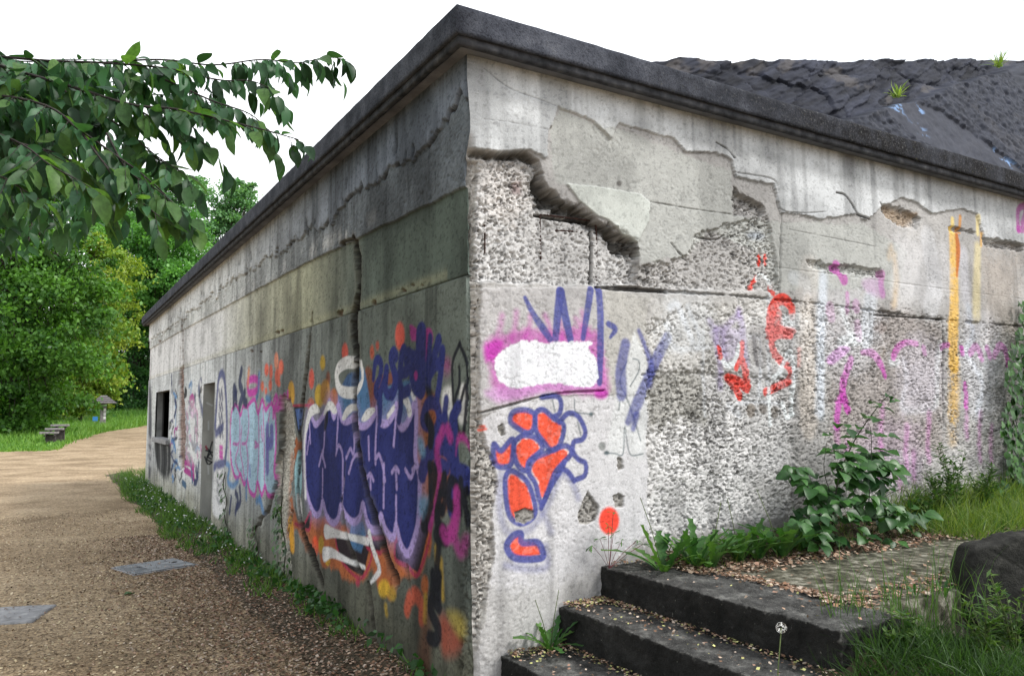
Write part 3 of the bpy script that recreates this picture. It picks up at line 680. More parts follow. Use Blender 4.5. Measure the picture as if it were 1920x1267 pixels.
for pts, w, al in (([(215, 315), (240, 350), (260, 390)], 0.10, 0.8), ([(490, 360), (480, 420), (490, 480)], 0.07, 0.55), ([(280, 480), (285, 580)], 0.05, 0.6), ([(335, 540), (340, 560)], 0.09, 0.5), ([(180, 560), (190, 610)], 0.1, 0.35), ([(350, 660), (350, 730)], 0.09, 0.35),
                   ([(305, 870), (268, 970), (258, 1060), (290, 1165)], 0.075, 0.95), ([(245, 1100), (225, 1180), (222, 1267)], 0.065, 0.85), ([(365, 825), (430, 830), (480, 890), (515, 970)], [0.03, 0.07, 0.07, 0.04], 0.85), ([(560, 850), (590, 790), (640, 765), (700, 775)], [0.07, 0.06, 0.05, 0.05], 0.8), ([(740, 800), (745, 825)], 0.07, 0.6), ([(845, 800), (855, 785), (885, 780)], 0.05, 0.7),
                   ([(965, 800), (970, 830)], 0.06, 0.9), ([(1015, 830), (1045, 790), (1070, 820), (1085, 860)], 0.075, 0.85), ([(1115, 800), (1135, 850)], 0.07, 0.85), ([(1160, 840), (1190, 785), (1225, 820), (1240, 910)], 0.08, 0.85), ([(985, 1020), (992, 1080), (990, 1140)], 0.075, 0.9)):
    W.T(r6(pts), w, MAG, al, 0.010, dust=0.25)
W.P(r6([(165, 860), (240, 790), (300, 800), (260, 850), (190, 900)]), CR(196, 120, 196), 0.8, 0.012)
W.P(r6([(370, 400), (480, 390), (500, 500), (400, 470)]), CR(200, 150, 205), 0.4, 0.03)
for pts, c, al in (([(1540, 560), (1640, 560), (1650, 680), (1560, 700)], CR(222, 226, 234), 0.40), ([(1690, 640), (1760, 650), (1760, 760), (1690, 770)], CR(216, 212, 226), 0.40), ([(1810, 600), (1880, 610), (1870, 760), (1820, 770)], CR(220, 222, 232), 0.42), ([(1610, 800), (1720, 800), (1730, 900), (1640, 900)], CR(212, 186, 214), 0.35), ([(1380, 600), (1500, 590), (1500, 700), (1400, 720)], CR(222, 224, 230), 0.28), ([(1240, 570), (1330, 560), (1330, 640), (1250, 650)], CR(220, 226, 232), 0.38), ([(1680, 450), (1770, 460), (1770, 560), (1690, 560)], CR(222, 222, 226), 0.45)):
    W.P(pts, c, al, 0.10, 0.10, dust=0.5)
for x, y, h in ((1572, 800, 45), (1590, 860, 30), (1655, 820, 60), (1702, 850, 50), (1744, 830, 55), (1715, 880, 30), (1815, 800, 30), (1840, 830, 55), (1862, 840, 40), (1690, 900, 25), (1656, 880, 40)):
    W.T([(x, y - h), (x - 2, y), (x, y + h * 0.6)], 0.06, CR(200, 110, 190), 0.5, 0.03, dust=0.5)
for pts in ([(1920, 385), (1906, 395), (1906, 432)], [(1920, 400), (1914, 420)], [(1905, 430), (1920, 432)]):
    W.T(pts, 0.07, MAG, 0.85, 0.012, dust=0.4)

# aggregate relief and speckle on the front wall
W.C *= (1 - 0.24 * sstep(0.48, 0.68, fbm(U * 2.6, V * 1.6, 35, 6)))[..., None]
run = sstep(0.55, 0.75, fbm(U * 10, V * 0.6, 37, 4)) * sstep(0.40, 0.62, fbm(U * 0.9, V * 0.9, 39, 3))
W.C *= (1 - 0.28 * run)[..., None]
wx = (fbm(U * 20, V * 20, 41, 2) - 0.5) * 0.05; wy = (fbm(U * 20 + 5, V * 20, 42, 2) - 0.5) * 0.05
d1, id1 = worley((U + wx) * 40, (V + wy) * 40, 51)
d2, id2 = worley((U - wy) * 85, (V + wx) * 85, 55)
peb = 0.62 * np.sqrt(np.clip(1 - (d1 / 0.75) ** 2, 0, 1)) + 0.38 * np.sqrt(np.clip(1 - (d2 / 0.75) ** 2, 0, 1))
patch = sstep(0.32, 0.62, fbm(U * 3.1, V * 3.1, 61, 4))
Rr = W.R * (0.5 + 0.5 * patch)
W.H += Rr * ((peb - 0.6) * 0.011 + (fbm(U * 7, V * 7, 63, 4) - 0.5) * 0.035)
W.H += crumb * ((fbm(U * 16, V * 22, 67, 4) - 0.5) * 0.13 + (np.floor(fbm(U * 9, V * 12, 69, 3) * 5) / 5 - 0.5) * 0.06)
W.H += (1 - W.R) * (fbm(U * 4, V * 4, 65, 5) - 0.5) * 0.008
pit = sstep(0.60, 0.72, fbm(U * 70, V * 70, 71, 2))
dp, idp = worley((U + wy) * 52, (V - wx) * 52, 58)
pits = (1 - sstep(0.20, 0.36, dp)) * (idp < 0.30)
dq, idq = worley((U + wx) * 30, (V + wy) * 30, 59)
pits = np.maximum(pits, (1 - sstep(0.22, 0.40, dq + 0.25 * (fine_n := fbm(U * 60, V * 60, 57, 2)) - 0.12)) * (idq < 0.22))
W.H -= Rr * (pit * 0.012 + pits * 0.028)
stone = (0.92 + 0.42 * id2) * np.where(id2 < 0.13, 0.42, 1.0) * (0.88 + 0.28 * id1)
W.C *= (1 + np.clip(Rr * 1.1, 0, 1)[..., None] * (stone[..., None] - 1))
sp = sstep(0.66, 0.74, fbm(U * 55, V * 55, 77, 2)) * (0.35 + 0.65 * np.clip(Rr * 1.6, 0, 1))
W.C *= (1 - 0.55 * sp)[..., None]
W.C *= (0.86 + 0.28 * fbm(U * 18, V * 18, 79, 4))[..., None]
W.C = np.clip(W.C, 0.006, 0.85)
GR_FRONT = {1: ('graffiti', 'magenta cloud round a white sprayed block with blue strokes', [(905, 575), (960, 560), (975, 535), (1050, 530), (1135, 530), (1142, 740), (1050, 740), (915, 765)]),
            2: ('graffiti', 'orange blobs outlined in navy', [(915, 770), (1000, 742), (1050, 736), (1065, 770), (1105, 790), (1108, 900), (1090, 935), (1040, 1065), (940, 1065), (935, 960), (920, 880)]),
            3: ('graffiti', 'pale letter crossed by blue strokes', [(1150, 600), (1262, 600), (1262, 690), (1225, 860), (1128, 860)]),
            4: ('graffiti', 'red and purple letters with white edges', [(1325, 560), (1510, 545), (1515, 800), (1380, 800), (1340, 720)])}
for i, (n, l, pts) in GR_FRONT.items(): W.piece(pts, i)

# ---- side wall (receding, shaded)
yu = cols_px(888, 276, 520, lambda p: on_x(p, 770)[1])
yu = np.unique(np.round(np.concatenate([[0.0], yu[yu > 0.002], np.linspace(14.9, 15.2, 4)]), 5)); yu = yu[yu <= 15.2]
yu = insert(yu, [WIN[0], WIN[1], DOOR[0], DOOR[1]])
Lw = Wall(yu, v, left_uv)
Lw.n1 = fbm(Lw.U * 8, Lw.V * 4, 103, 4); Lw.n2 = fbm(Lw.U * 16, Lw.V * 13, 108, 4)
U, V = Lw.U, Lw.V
far = sstep(1.0, 8.5, U)[..., None]  # tones darken towards the corner: algae, with tree shade put into the colour
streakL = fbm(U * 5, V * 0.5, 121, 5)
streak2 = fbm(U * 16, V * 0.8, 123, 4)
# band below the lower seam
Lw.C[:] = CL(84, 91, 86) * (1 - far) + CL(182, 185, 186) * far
Lw.R[:] = 0.12
Lw.C *= (0.70 + 0.55 * fbm(U * 1.6, V * 2.0, 131, 5))[..., None]
# stained middle band
seamU = np.interp(yu, [0, 3.4, 10.6, 15.2], [2.86, 2.955, 3.03, 3.05])[None, :] + 0.02 * (fbm(U * 6, V * 0 + 3, 133, 4) - 0.5)
mid = sstep(2.355, 2.362, V) * (1 - sstep(-0.004, 0.004, V - seamU))
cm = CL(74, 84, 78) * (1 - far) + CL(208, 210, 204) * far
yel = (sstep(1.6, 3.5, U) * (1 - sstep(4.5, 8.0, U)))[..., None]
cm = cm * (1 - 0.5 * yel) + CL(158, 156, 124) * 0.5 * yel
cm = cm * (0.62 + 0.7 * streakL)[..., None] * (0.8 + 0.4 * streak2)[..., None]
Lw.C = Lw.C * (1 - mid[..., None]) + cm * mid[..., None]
Lw.H -= 0.012 * mid
edge = np.exp(-((V - 2.40) / 0.035) ** 2) * mid * (U > 0.3)
Lw.C = Lw.C * (1 - 0.28 * edge[..., None]) + CL(150, 148, 118) * 0.28 * edge[..., None]
# rough band and the peeling top render
topb = sstep(-0.004, 0.004, V - seamU)
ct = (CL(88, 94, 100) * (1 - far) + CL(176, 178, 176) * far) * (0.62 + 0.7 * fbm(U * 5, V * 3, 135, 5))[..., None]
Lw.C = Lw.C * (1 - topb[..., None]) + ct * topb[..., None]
Lw.H += 0.006 * topb; Lw.R = np.where(topb > 0.5, 0.35, Lw.R)
flk = np.interp(yu, [0, 0.6, 1.6, 3.0, 5.0, 8.0, 10.5, 15.2], [3.32, 3.26, 3.24, 3.20, 3.24, 3.24, 3.22, 3.24])[None, :] + 0.20 * (fbm(U * 2.6, V * 0.6 + 7, 137, 4) - 0.5) + 0.16 * (fbm(U * 11, V * 1.2, 139, 4) - 0.5)
peel = sstep(-0.003, 0.003, V - flk)
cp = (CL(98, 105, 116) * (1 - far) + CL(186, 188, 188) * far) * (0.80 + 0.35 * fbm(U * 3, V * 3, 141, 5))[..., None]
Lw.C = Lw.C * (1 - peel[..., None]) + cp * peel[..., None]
Lw.H += 0.020 * peel; Lw.R = np.where(peel > 0.5, 0.05, Lw.R)
fl = np.exp(-((V - flk) / 0.010) ** 2) * sstep(0.45, 0.6, fbm(U * 9, V * 3, 143, 3))
Lw.H -= 0.03 * fl; Lw.C *= (1 - 0.6 * fl)[..., None]
chips = sstep(0.66, 0.70, fbm(U * 11, V * 3.2, 145, 3)) * np.exp(-((V - flk - 0.10) / 0.09) ** 2)
Lw.H -= 0.02 * chips; Lw.C *= (1 - 0.5 * chips)[..., None]
wh = sstep(1.0, 2.2, U) * sstep(0.52, 0.68, fbm(U * 7, V * 5, 147, 4)) * np.exp(-((V - seamU - 0.08) / 0.07) ** 2) * topb
Lw.C = Lw.C * (1 - 0.5 * wh[..., None]) + CL(190, 192, 190) * 0.5 * wh[..., None]
# dirt and green growth at the foot
ft = (1 - sstep(0.15, 0.75, V + 0.35 * (fbm(U * 3, V * 1.0, 149, 4) - 0.5)))[..., None]
Lw.C = Lw.C * (1 - 0.75 * ft) + (CL(78, 76, 62) * (1 - far) + CL(130, 126, 106) * far) * 0.75 * ft
Lw.C *= (1 - 0.34 * sstep(0.45, 0.7, streak2) * (V < 2.36))[..., None]
Lw.C *= (1 - 0.30 * sstep(0.48, 0.66, fbm(U * 1.1, V * 1.3, 181, 5)))[..., None]
Lw.C *= (1 - 0.35 * sstep(0.52, 0.7, streak2) * sstep(2.9, 3.0, V))[..., None]
DKL = CL(52, 50, 46)
q = Lw.line([(0.0, 2.358), (15.3, 2.358)], 0.010, 0.003, 0.003, False, uv=True); Lw.relief(q, -0.014); Lw.paint(q, DKL, 0.45)
for y0 in (0.55, 1.35, 2.4, 3.7, 5.2, 6.6, 9.2, 11.2):
    q = Lw.line([(y0, 0.3), (y0, 2.95)], 0.012, 0.004, 0.004, False, uv=True); Lw.relief(q, -0.004); Lw.paint(q, CL(80, 84, 80), 0.3)

# paint on the side wall
c5 = lambda pts: K(500, 560, 0.2684, pts)
c6 = lambda pts: K(500, 880, 0.3055, pts)
c4 = lambda pts: K(260, 560, 0.3156, pts)
a1 = lambda pts: K(680, 600, 0.1578, pts)
a2 = lambda pts: K(540, 720, 0.1421, pts)
a3 = lambda pts: K(760, 780, 0.1737, pts)
a5 = lambda pts: K(270, 680, 0.2211, pts)
NV, LIL, BLK, ORG, STL = CL(34, 40, 92), CL(150, 134, 182), CL(20, 22, 30), CL(150, 84, 48), CL(62, 98, 134)
WHL, MGL, YLL, REL, CRM, BRN = CL(204, 212, 214), CL(134, 44, 110), CL(160, 132, 44), CL(176, 74, 62), CL(140, 40, 66), CL(104, 62, 46)
# background blobs
for px, py, rx, ry, c in ((750, 630, 9, 26, REL), (647, 660, 6, 17, REL), (698, 660, 4, 13, CL(150, 72, 52)), (708, 648, 3, 8, CL(140, 64, 52)), (584, 710, 5, 19, REL), (605, 680, 5, 14, YLL), (615, 710, 4, 14, BRN), (599, 742, 9, 22, YLL), (610, 735, 9, 24, CL(150, 108, 50)), (626, 748, 8, 20, CL(148, 88, 50)), (583, 758, 7, 12, CL(150, 84, 54)), (546, 738, 7, 24, CL(176, 134, 50)),
                           (520, 706, 5, 16, CL(214, 90, 70)), (508, 697, 3, 14, CL(220, 90, 70)), (500, 693, 4, 12, CL(226, 84, 66)), (527, 688, 5, 14, CL(216, 92, 72)), (518, 676, 4, 16, CL(222, 120, 96)), (507, 722, 3, 11, CL(216, 90, 70)), (499, 733, 2.5, 7, CL(216, 90, 70)), (492, 724, 3, 10, CL(220, 96, 72)), (523, 719, 3, 6, CL(216, 90, 70))):
    Lw.dot(px, py, rx, ry, c, 0.92, 0.02)
Lw.P([(686, 690), (700, 700), (715, 780), (712, 800), (690, 790), (680, 740)], BRN, 0.9, 0.02)
Lw.P([(700, 720), (745, 700), (760, 790), (700, 800)], CL(110, 60, 48), 0.85, 0.02)
Lw.P([(636, 728), (668, 720), (672, 690), (685, 700), (692, 790), (640, 800)], STL, 0.95, 0.015)
Lw.P([(712, 735), (780, 715), (782, 800), (712, 810)], STL, 0.9, 0.015)
Lw.P(c5([(560, 540), (620, 520), (640, 630), (520, 660)]), CL(58, 84, 122), 0.95, 0.015)
Lw.P([(780, 740), (800, 735), (830, 800), (835, 900), (800, 980), (785, 960)], CL(130, 78, 50), 0.9, 0.03)
Lw.P([(805, 745), (830, 770), (860, 880), (835, 960), (810, 940)], CL(122, 70, 46), 0.85, 0.03)
# orange and yellow field under the big letters
Lw.P(c6([(120, 200), (150, 160), (200, 330), (330, 290), (430, 320), (600, 420), (760, 420), (960, 330), (1000, 480), (940, 640), (800, 660), (780, 760), (690, 740), (640, 600), (600, 680), (470, 660), (420, 600), (340, 590), (320, 500), (260, 520), (180, 360), (160, 500), (130, 420)]), ORG, 0.92, 0.03, 0.03)
Lw.P(c6([(120, 290), (160, 320), (170, 500), (140, 480)]), CL(196, 140, 46), 0.8, 0.02)
Lw.dot(*c6([(298, 470)])[0], 6, 20, CL(196, 72, 44), 0.9, 0.02); Lw.dot(*c6([(335, 460)])[0], 5, 16, YLL, 0.8, 0.02)
Lw.dot(*c6([(720, 730)])[0], 11, 17, CL(186, 152, 48), 0.85, 0.02); Lw.dot(*c6([(770, 760)])[0], 8, 14, CL(150, 124, 48), 0.8, 0.02)
Lw.dot(*c6([(970, 710)])[0], 7, 19, CL(150, 84, 46), 0.9, 0.02); Lw.dot(*c6([(828, 620)])[0], 8, 11, CL(158, 90, 50), 0.9, 0.02)
Lw.dot(*c6([(990, 440)])[0], 6, 22, CL(158, 82, 48), 0.9, 0.02); Lw.dot(*c6([(560, 690)])[0], 4, 8, CRM, 0.8, 0.02); Lw.dot(*c6([(375, 560)])[0], 5, 9, YLL, 0.7)
Lw.T(c6([(860, 860), (880, 790), (915, 770), (950, 830), (950, 920)]), [0.09, 0.10, 0.10, 0.1, 0.08], CL(158, 72, 52), 0.85, 0.02)
Lw.P(c6([(1060, 900), (1110, 910), (1190, 1040), (1160, 1130), (1080, 1120)]), CL(132, 62, 46), 0.75, 0.05)
Lw.P(c6([(1110, 870), (1180, 880), (1220, 960), (1200, 1040), (1140, 960)]), CL(150, 134, 56), 0.6, 0.04)
for pts in ([(975, 780), (970, 920)], [(1070, 560), (1078, 780)], [(1040, 480), (1045, 560)], [(730, 840), (735, 880)]):
    Lw.T(c6(pts), 0.05, YLL, 0.7, 0.02)
Lw.P(c6([(950, 960), (1010, 780), (1000, 1267), (930, 1267)]), CL(104, 66, 48), 0.5, 0.05)
# black shards with crimson rims
for sh in ([(420, 400), (640, 440), (590, 660), (480, 590), (435, 490)], [(790, 440), (1010, 290), (935, 635), (860, 590), (790, 550)], [(175, 330), (225, 340), (270, 260), (262, 370), (200, 345)], [(610, 420), (700, 430), (700, 510), (620, 480)]):
    Lw.P(c6(sh), BLK, 0.97, 0.01, curve=False); Lw.T(c6(sh + sh[:1]), 0.03, CRM, 0.85, 0.01)
Lw.P(c6([(500, 430), (520, 330), (590, 320), (610, 400), (580, 510), (520, 480)]), STL, 0.95, 0.015, curve=False)
# left blue and black slivers
Lw.P(c5([(190, 750), (270, 745), (250, 900), (235, 1000), (210, 900)]), BLK, 0.95, 0.012, curve=False)
Lw.P(c5([(200, 770), (255, 765), (240, 900), (225, 930)]), CL(72, 98, 150), 0.95, 0.012, curve=False)
Lw.T(c5([(185, 745), (330, 742)]), 0.025, CRM, 0.9, 0.008)
Lw.P(K(540, 720, 0.1421, [(105, 700), (145, 840), (90, 1020), (50, 1300), (60, 1000)]), ORG, 0.9, 0.015)
Lw.P([(553, 880), (562, 838), (566, 900), (560, 960), (568, 985), (556, 950)], CL(140, 180, 210), 0.95, 0.012)
Lw.P([(556, 925), (566, 940), (566, 985), (558, 960)], CL(200, 206, 208), 0.9, 0.012)
# the navy bubble letters
BUB = [(572, 855), (574, 815), (580, 775), (591, 796), (604, 782), (613, 765), (618, 753), (626, 782), (634, 759), (640, 784), (650, 790), (662, 782), (666, 769), (672, 795), (685, 798), (698, 785), (707, 767), (712, 789), (723, 794), (736, 780), (744, 759), (748, 795), (758, 800), (770, 780), (779, 752), (781, 800), (779, 855), (784, 880), (787, 900), (785, 970), (775, 1015), (764, 1038), (752, 1020), (743, 985), (740, 1003), (733, 1006), (722, 990), (714, 966), (708, 990), (698, 992), (688, 975), (680, 945), (674, 970), (662, 978), (648, 965), (639, 948), (634, 972), (624, 980), (612, 965), (605, 940), (600, 960), (591, 964), (580, 940), (573, 905)]
Lw.T(BUB, 0.16, LIL, 0.35, 0.07, closed=True)
Lw.P(BUB, NV, 1.0, 0.006, curve=False)
for px in (596, 627, 655, 690, 727, 760):
    Lw.P([(px - 9, 840), (px + 3, 830), (px + 6, 930), (px - 4, 950)], CL(44, 50, 104), 0.4, 0.06)
Lw.T(BUB, 0.055, LIL, 0.92, 0.010, closed=True)
for pts in ([(610, 768), (608, 830), (605, 858)], [(605, 845), (598, 872)], [(605, 850), (610, 874)], [(634, 765), (633, 800), (631, 840)], [(630, 852), (635, 835), (641, 845), (643, 862)], [(649, 858), (657, 841), (663, 850), (665, 800)], [(654, 886), (662, 860), (670, 852), (678, 862)], [(691, 820), (692, 860)], [(707, 770), (704, 835), (704, 868)], [(704, 860), (711, 852), (718, 875), (722, 900)], [(744, 765), (738, 835)], [(735, 885), (742, 876), (748, 884)], [(742, 876), (744, 915)], [(688, 895), (694, 888), (700, 900)], [(694, 893), (695, 915)], [(605, 880), (604, 930)], [(643, 866), (642, 940)], [(720, 870), (719, 950)], [(743, 930), (743, 985)], [(773, 880), (780, 874), (786, 890)], [(580, 790), (582, 830)], [(576, 850), (580, 820)], [(760, 880), (770, 895), (779, 872)]):
    Lw.T(pts, 0.032, LIL, 0.8, 0.008)
# white caps, ring and flashes
for cap in ([(574, 790), (580, 765), (592, 757), (600, 772), (590, 776), (582, 785), (574, 812)], [(606, 778), (612, 757), (619, 751), (627, 758), (632, 772), (625, 776), (618, 768), (610, 776)], [(641, 783), (650, 763), (662, 757), (666, 765), (655, 776), (645, 788)], [(678, 786), (687, 768), (698, 764), (704, 768), (694, 782), (684, 790)]):
    Lw.P(cap, WHL, 1.0, 0.008)
Lw.P([(609, 780), (615, 770), (614, 795), (608, 808)], BLK, 0.9, 0.008); Lw.T([(575, 790), (571, 830), (571, 880), (573, 930)], 0.06, WHL, 0.9, 0.01)
Lw.T(c5([(640, 450), (560, 445), (500, 490), (490, 570), (520, 640), (600, 655), (650, 610), (670, 540), (660, 450)]), [0.09, 0.10, 0.10, 0.09, 0.09, 0.09, 0.06, 0.05, 0.05], WHL, 0.97, 0.008)
for pts, w in (([(365, 380), (420, 390), (500, 410), (620, 440)], [0.12, 0.07, 0.05, 0.06]), ([(355, 520), (400, 510), (480, 550), (600, 600)], [0.12, 0.08, 0.045, 0.03]), ([(630, 390), (650, 480), (690, 600), (680, 640), (640, 690)], [0.06, 0.055, 0.06, 0.05, 0.03])):
    Lw.T(c6(pts), w, WHL, 0.95, 0.01)
Lw.T(a1([(575, 800), (610, 900)]), 0.06, WHL, 0.9, 0.01); Lw.T(a1([(500, 930), (540, 1000), (560, 1090)]), 0.07, WHL, 0.9, 0.01); Lw.T(a1([(300, 1140), (370, 1040)]), 0.04, WHL, 0.9, 0.01)
# magenta shapes and the navy word
Lw.P(a1([(555, 80), (590, 60), (670, 130), (720, 120), (790, 90), (830, 150), (830, 270), (780, 350), (760, 480), (720, 480), (640, 260), (580, 240)]), MGL, 0.95, 0.012)
Lw.dot(*a1([(1000, 540)])[0], 7, 12, MGL, 0.75, 0.05); Lw.dot(*a1([(980, 620)])[0], 8, 14, CL(100, 80, 96), 0.5, 0.06)
for pts, w in (([(130, 690), (150, 520), (185, 470), (225, 540), (200, 700), (160, 790), (160, 870), (200, 920), (200, 1190)], [0.06, .075, .075, .075, .075, .075, .08, .10, .08]), ([(200, 890), (260, 720), (285, 590)], 0.08), ([(285, 590), (270, 800), (300, 880), (370, 850), (385, 680)], 0.085), ([(395, 430), (365, 385), (340, 450), (370, 600), (400, 730), (350, 880)], 0.09),
               ([(440, 650), (460, 450), (490, 350), (520, 480), (530, 600), (450, 640), (440, 760), (480, 860), (545, 830)], 0.085), ([(450, 880), (450, 1040), (430, 1180)], 0.08), ([(545, 390), (600, 430), (690, 420)], 0.085), ([(695, 160), (690, 480), (690, 800)], 0.15), ([(640, 500), (595, 570), (595, 740), (640, 830), (690, 780)], 0.085),
               ([(800, 220), (780, 560), (785, 800)], 0.075), ([(905, 240), (850, 430), (800, 560)], 0.085), ([(950, 370), (930, 500), (860, 540), (800, 640)], 0.085), ([(950, 400), (920, 700), (890, 900)], 0.07)):
    Lw.T(a1(pts), w, NV, 0.98, 0.010)
Lw.P(a1([(560, 480), (680, 430), (740, 500), (720, 800), (640, 850), (570, 740)]), NV, 0.9, 0.02); Lw.dot(*a1([(632, 660)])[0], 3.5, 9, MGL, 0.9, 0.01)
# white block, black outlines and the dark arrow
Lw.P(a1([(945, 1100), (950, 850), (1020, 790), (1060, 830), (1065, 1110), (1000, 1130)]), WHL, 0.85, 0.03)
Lw.T(a1([(1190, 800), (1165, 950)]), 0.05, WHL, 0.8, 0.015); Lw.T(a1([(1195, 870), (1185, 1140)]), 0.09, WHL, 0.75, 0.02)
for pts in ([(1155, 280), (1072, 500), (1072, 800), (1090, 1080), (1110, 900), (1150, 760), (1150, 560)], [(1155, 280), (1235, 530), (1228, 900), (1215, 1180), (1180, 1400), (1100, 1150)], [(1215, 780), (1160, 980), (1090, 1060)]):
    Lw.T(a1(pts), 0.030, BLK, 0.95, 0.008)
Lw.P(a1([(755, 780), (820, 820), (830, 920), (790, 960), (755, 900)]), BLK, 0.9, 0.02)
# navy arches and black capitals near the corner
for pts, w in (([(800, 1267), (720, 1200), (760, 1020), (830, 980), (890, 1040), (910, 1200), (830, 1400)], 0.085), ([(995, 950), (975, 1150), (985, 1350)], 0.07), ([(1140, 1030), (1080, 1150), (1070, 1350)], 0.085)):
    Lw.T(a1(pts), w, NV, 0.97, 0.012)
for pts, w in (([(180, 620), (230, 450), (320, 340), (400, 320), (470, 370), (510, 480), (560, 600), (640, 640), (670, 730)], 0.12), ([(520, 30), (525, 300), (530, 600), (500, 800), (500, 1000)], 0.11), ([(430, 20), (430, 200), (440, 320)], 0.08), ([(370, 20), (350, 180), (310, 300)], 0.07), ([(340, 520), (400, 530), (440, 560)], 0.09)):
    Lw.T(a3(pts), w, NV, 0.97, 0.012)
Lw.P(a3([(560, 220), (620, 180), (690, 280), (700, 380), (650, 300), (600, 270), (560, 330), (545, 420)]), MGL, 0.9, 0.02)
for pts in ([(550, 830), (545, 1000), (500, 1200), (440, 1260)], [(360, 560), (360, 750), (330, 950), (260, 1180)], [(410, 150), (350, 290)], [(460, 140), (490, 230)], [(340, 380), (350, 480)]):
    Lw.T(a3(pts), 0.07, MGL, 0.85, 0.02)
for pts, w in (([(260, 540), (310, 570), (310, 700), (280, 860)], 0.075), ([(265, 560), (270, 850)], 0.06), ([(420, 650), (390, 780), (360, 920)], 0.065), ([(420, 650), (430, 800), (420, 960)], 0.06), ([(375, 830), (430, 820)], 0.05), ([(540, 730), (490, 700), (465, 800), (475, 950), (530, 960)], 0.075), ([(600, 700), (590, 1030)], 0.065), ([(670, 800), (620, 850), (650, 1000), (665, 1150)], 0.06),
               ([(400, 1010), (360, 1000), (345, 1080), (370, 1200), (415, 1220)], 0.075), ([(200, 1180), (240, 1050), (270, 950)], 0.09), ([(240, 30), (280, 150), (270, 280)], 0.09)):
    Lw.T(a3(pts), w, BLK, 0.95, 0.012)
Lw.P(a3([(140, 230), (190, 250), (215, 400), (170, 440), (140, 340)]), CL(92, 130, 158), 0.85, 0.03); Lw.P(a3([(150, 880), (240, 880), (200, 1080), (150, 1060)]), CL(86, 128, 156), 0.85, 0.04)
for pts, w in (([(1045, 400), (1095, 425)], 0.10), ([(1060, 410), (1055, 500), (1045, 600)], 0.07), ([(1020, 770), (1022, 640)], 0.075), ([(1022, 650), (1040, 720), (1058, 650)], 0.07), ([(1058, 650), (1056, 775)], 0.075), ([(1055, 840), (1020, 800), (1005, 850), (1030, 920), (1055, 980), (1040, 1040), (1000, 1030)], 0.09), ([(1075, 250), (1050, 240), (1050, 330), (1080, 370)], 0.08)):
    Lw.T(c6(pts), w, BLK, 0.93, 0.014)
Lw.T(c6([(1165, 140), (1160, 340), (1110, 420), (1080, 380)]), 0.08, MGL, 0.85, 0.02); Lw.T(c6([(1150, 420), (1190, 500), (1220, 440)]), 0.08, MGL, 0.7, 0.03)
# pale blue bubble letters with magenta rims
PB, MG2 = S(168, 198, 228, 0.85), CL(170, 60, 146)
CREW = c4([(545, 780), (555, 660), (580, 630), (605, 690), (620, 640), (645, 640), (660, 620), (690, 600), (710, 680), (735, 600), (755, 660), (785, 620), (810, 680), (815, 850), (805, 1020), (815, 1080), (795, 1165), (765, 1160), (750, 1110), (730, 1165), (705, 1090), (690, 1165), (660, 1140), (645, 1080), (625, 1100), (605, 1040), (590, 1065), (565, 1040), (548, 940)])
Lw.P(CREW, PB, 1.0, 0.015, curve=True)
Lw.T(CREW, 0.055, MG2, 0.9, 0.012, closed=True)
for pts in ([(600, 690), (598, 850), (560, 860)], [(595, 880), (575, 960), (600, 1040)], [(612, 760), (605, 900), (620, 1000), (630, 1090)], [(650, 650), (655, 750), (640, 850), (615, 860)], [(640, 870), (650, 960), (645, 1070)], [(690, 850), (710, 870), (690, 880)], [(712, 660), (715, 880), (705, 1090)], [(740, 650), (745, 860), (748, 1110)], [(780, 660), (760, 840), (770, 1000)], [(730, 760), (735, 840)]):
    Lw.T(c4(pts), 0.04, MG2, 0.7, 0.012)
Lw.T(c4([(790, 780), (790, 850), (765, 860)]), 0.14, CL(90, 88, 150), 0.9, 0.02); Lw.T(c4([(765, 770), (765, 1010)]), 0.14, CL(96, 92, 156), 0.85, 0.02); Lw.T(c4([(660, 1000), (662, 1040)]), 0.08, CL(96, 100, 160), 0.7, 0.02)
for pts in ([(805, 600), (815, 580), (825, 600), (808, 650), (830, 650)], [(842, 590), (835, 630), (845, 650), (852, 610), (842, 590)], [(858, 590), (868, 580), (870, 610), (858, 640), (875, 640)], [(885, 560), (885, 640)], [(800, 650), (800, 700)]):
    Lw.T(c4(pts), 0.07, MG2, 0.9, 0.02)
Lw.T(c4([(650, 540), (650, 490), (690, 475), (715, 500), (700, 545), (660, 560), (650, 540)]), 0.09, MG2, 0.95, 0.02)
Lw.T(c4([(655, 430), (650, 500)]), 0.10, CL(220, 120, 80), 0.8, 0.04)
NV2 = S(48, 58, 98); BLK2 = S(26, 27, 34); MG3 = S(172, 50, 140)
for pts, w in (([(565, 640), (565, 530), (580, 560)], 0.12), ([(610, 430), (600, 500), (615, 560), (600, 640)], 0.14), ([(630, 560), (625, 600), (640, 620)], 0.12), ([(575, 570), (580, 610)], 0.12), ([(575, 1150), (590, 1190), (575, 1267)], 0.09), ([(600, 1120), (605, 1200), (585, 1240)], 0.09), ([(550, 1180), (540, 1267)], 0.08)):
    Lw.T(c4(pts), w, NV2, 0.9, 0.02)
BL2 = S(84, 138, 192)
for pts in ([(520, 975), (540, 1000), (530, 1080), (560, 1110), (590, 1080)], [(640, 1080), (640, 1180)], [(720, 1180), (740, 1267)], [(700, 1200), (720, 1190)], [(715, 450), (710, 560), (700, 590)], [(780, 600), (760, 590)], [(205, 1000), (215, 970), (230, 965)], [(300, 520), (315, 500), (310, 560)], [(215, 580), (220, 720), (205, 900)]):
    Lw.T(c4(pts), 0.08, BL2, 0.8, 0.03)
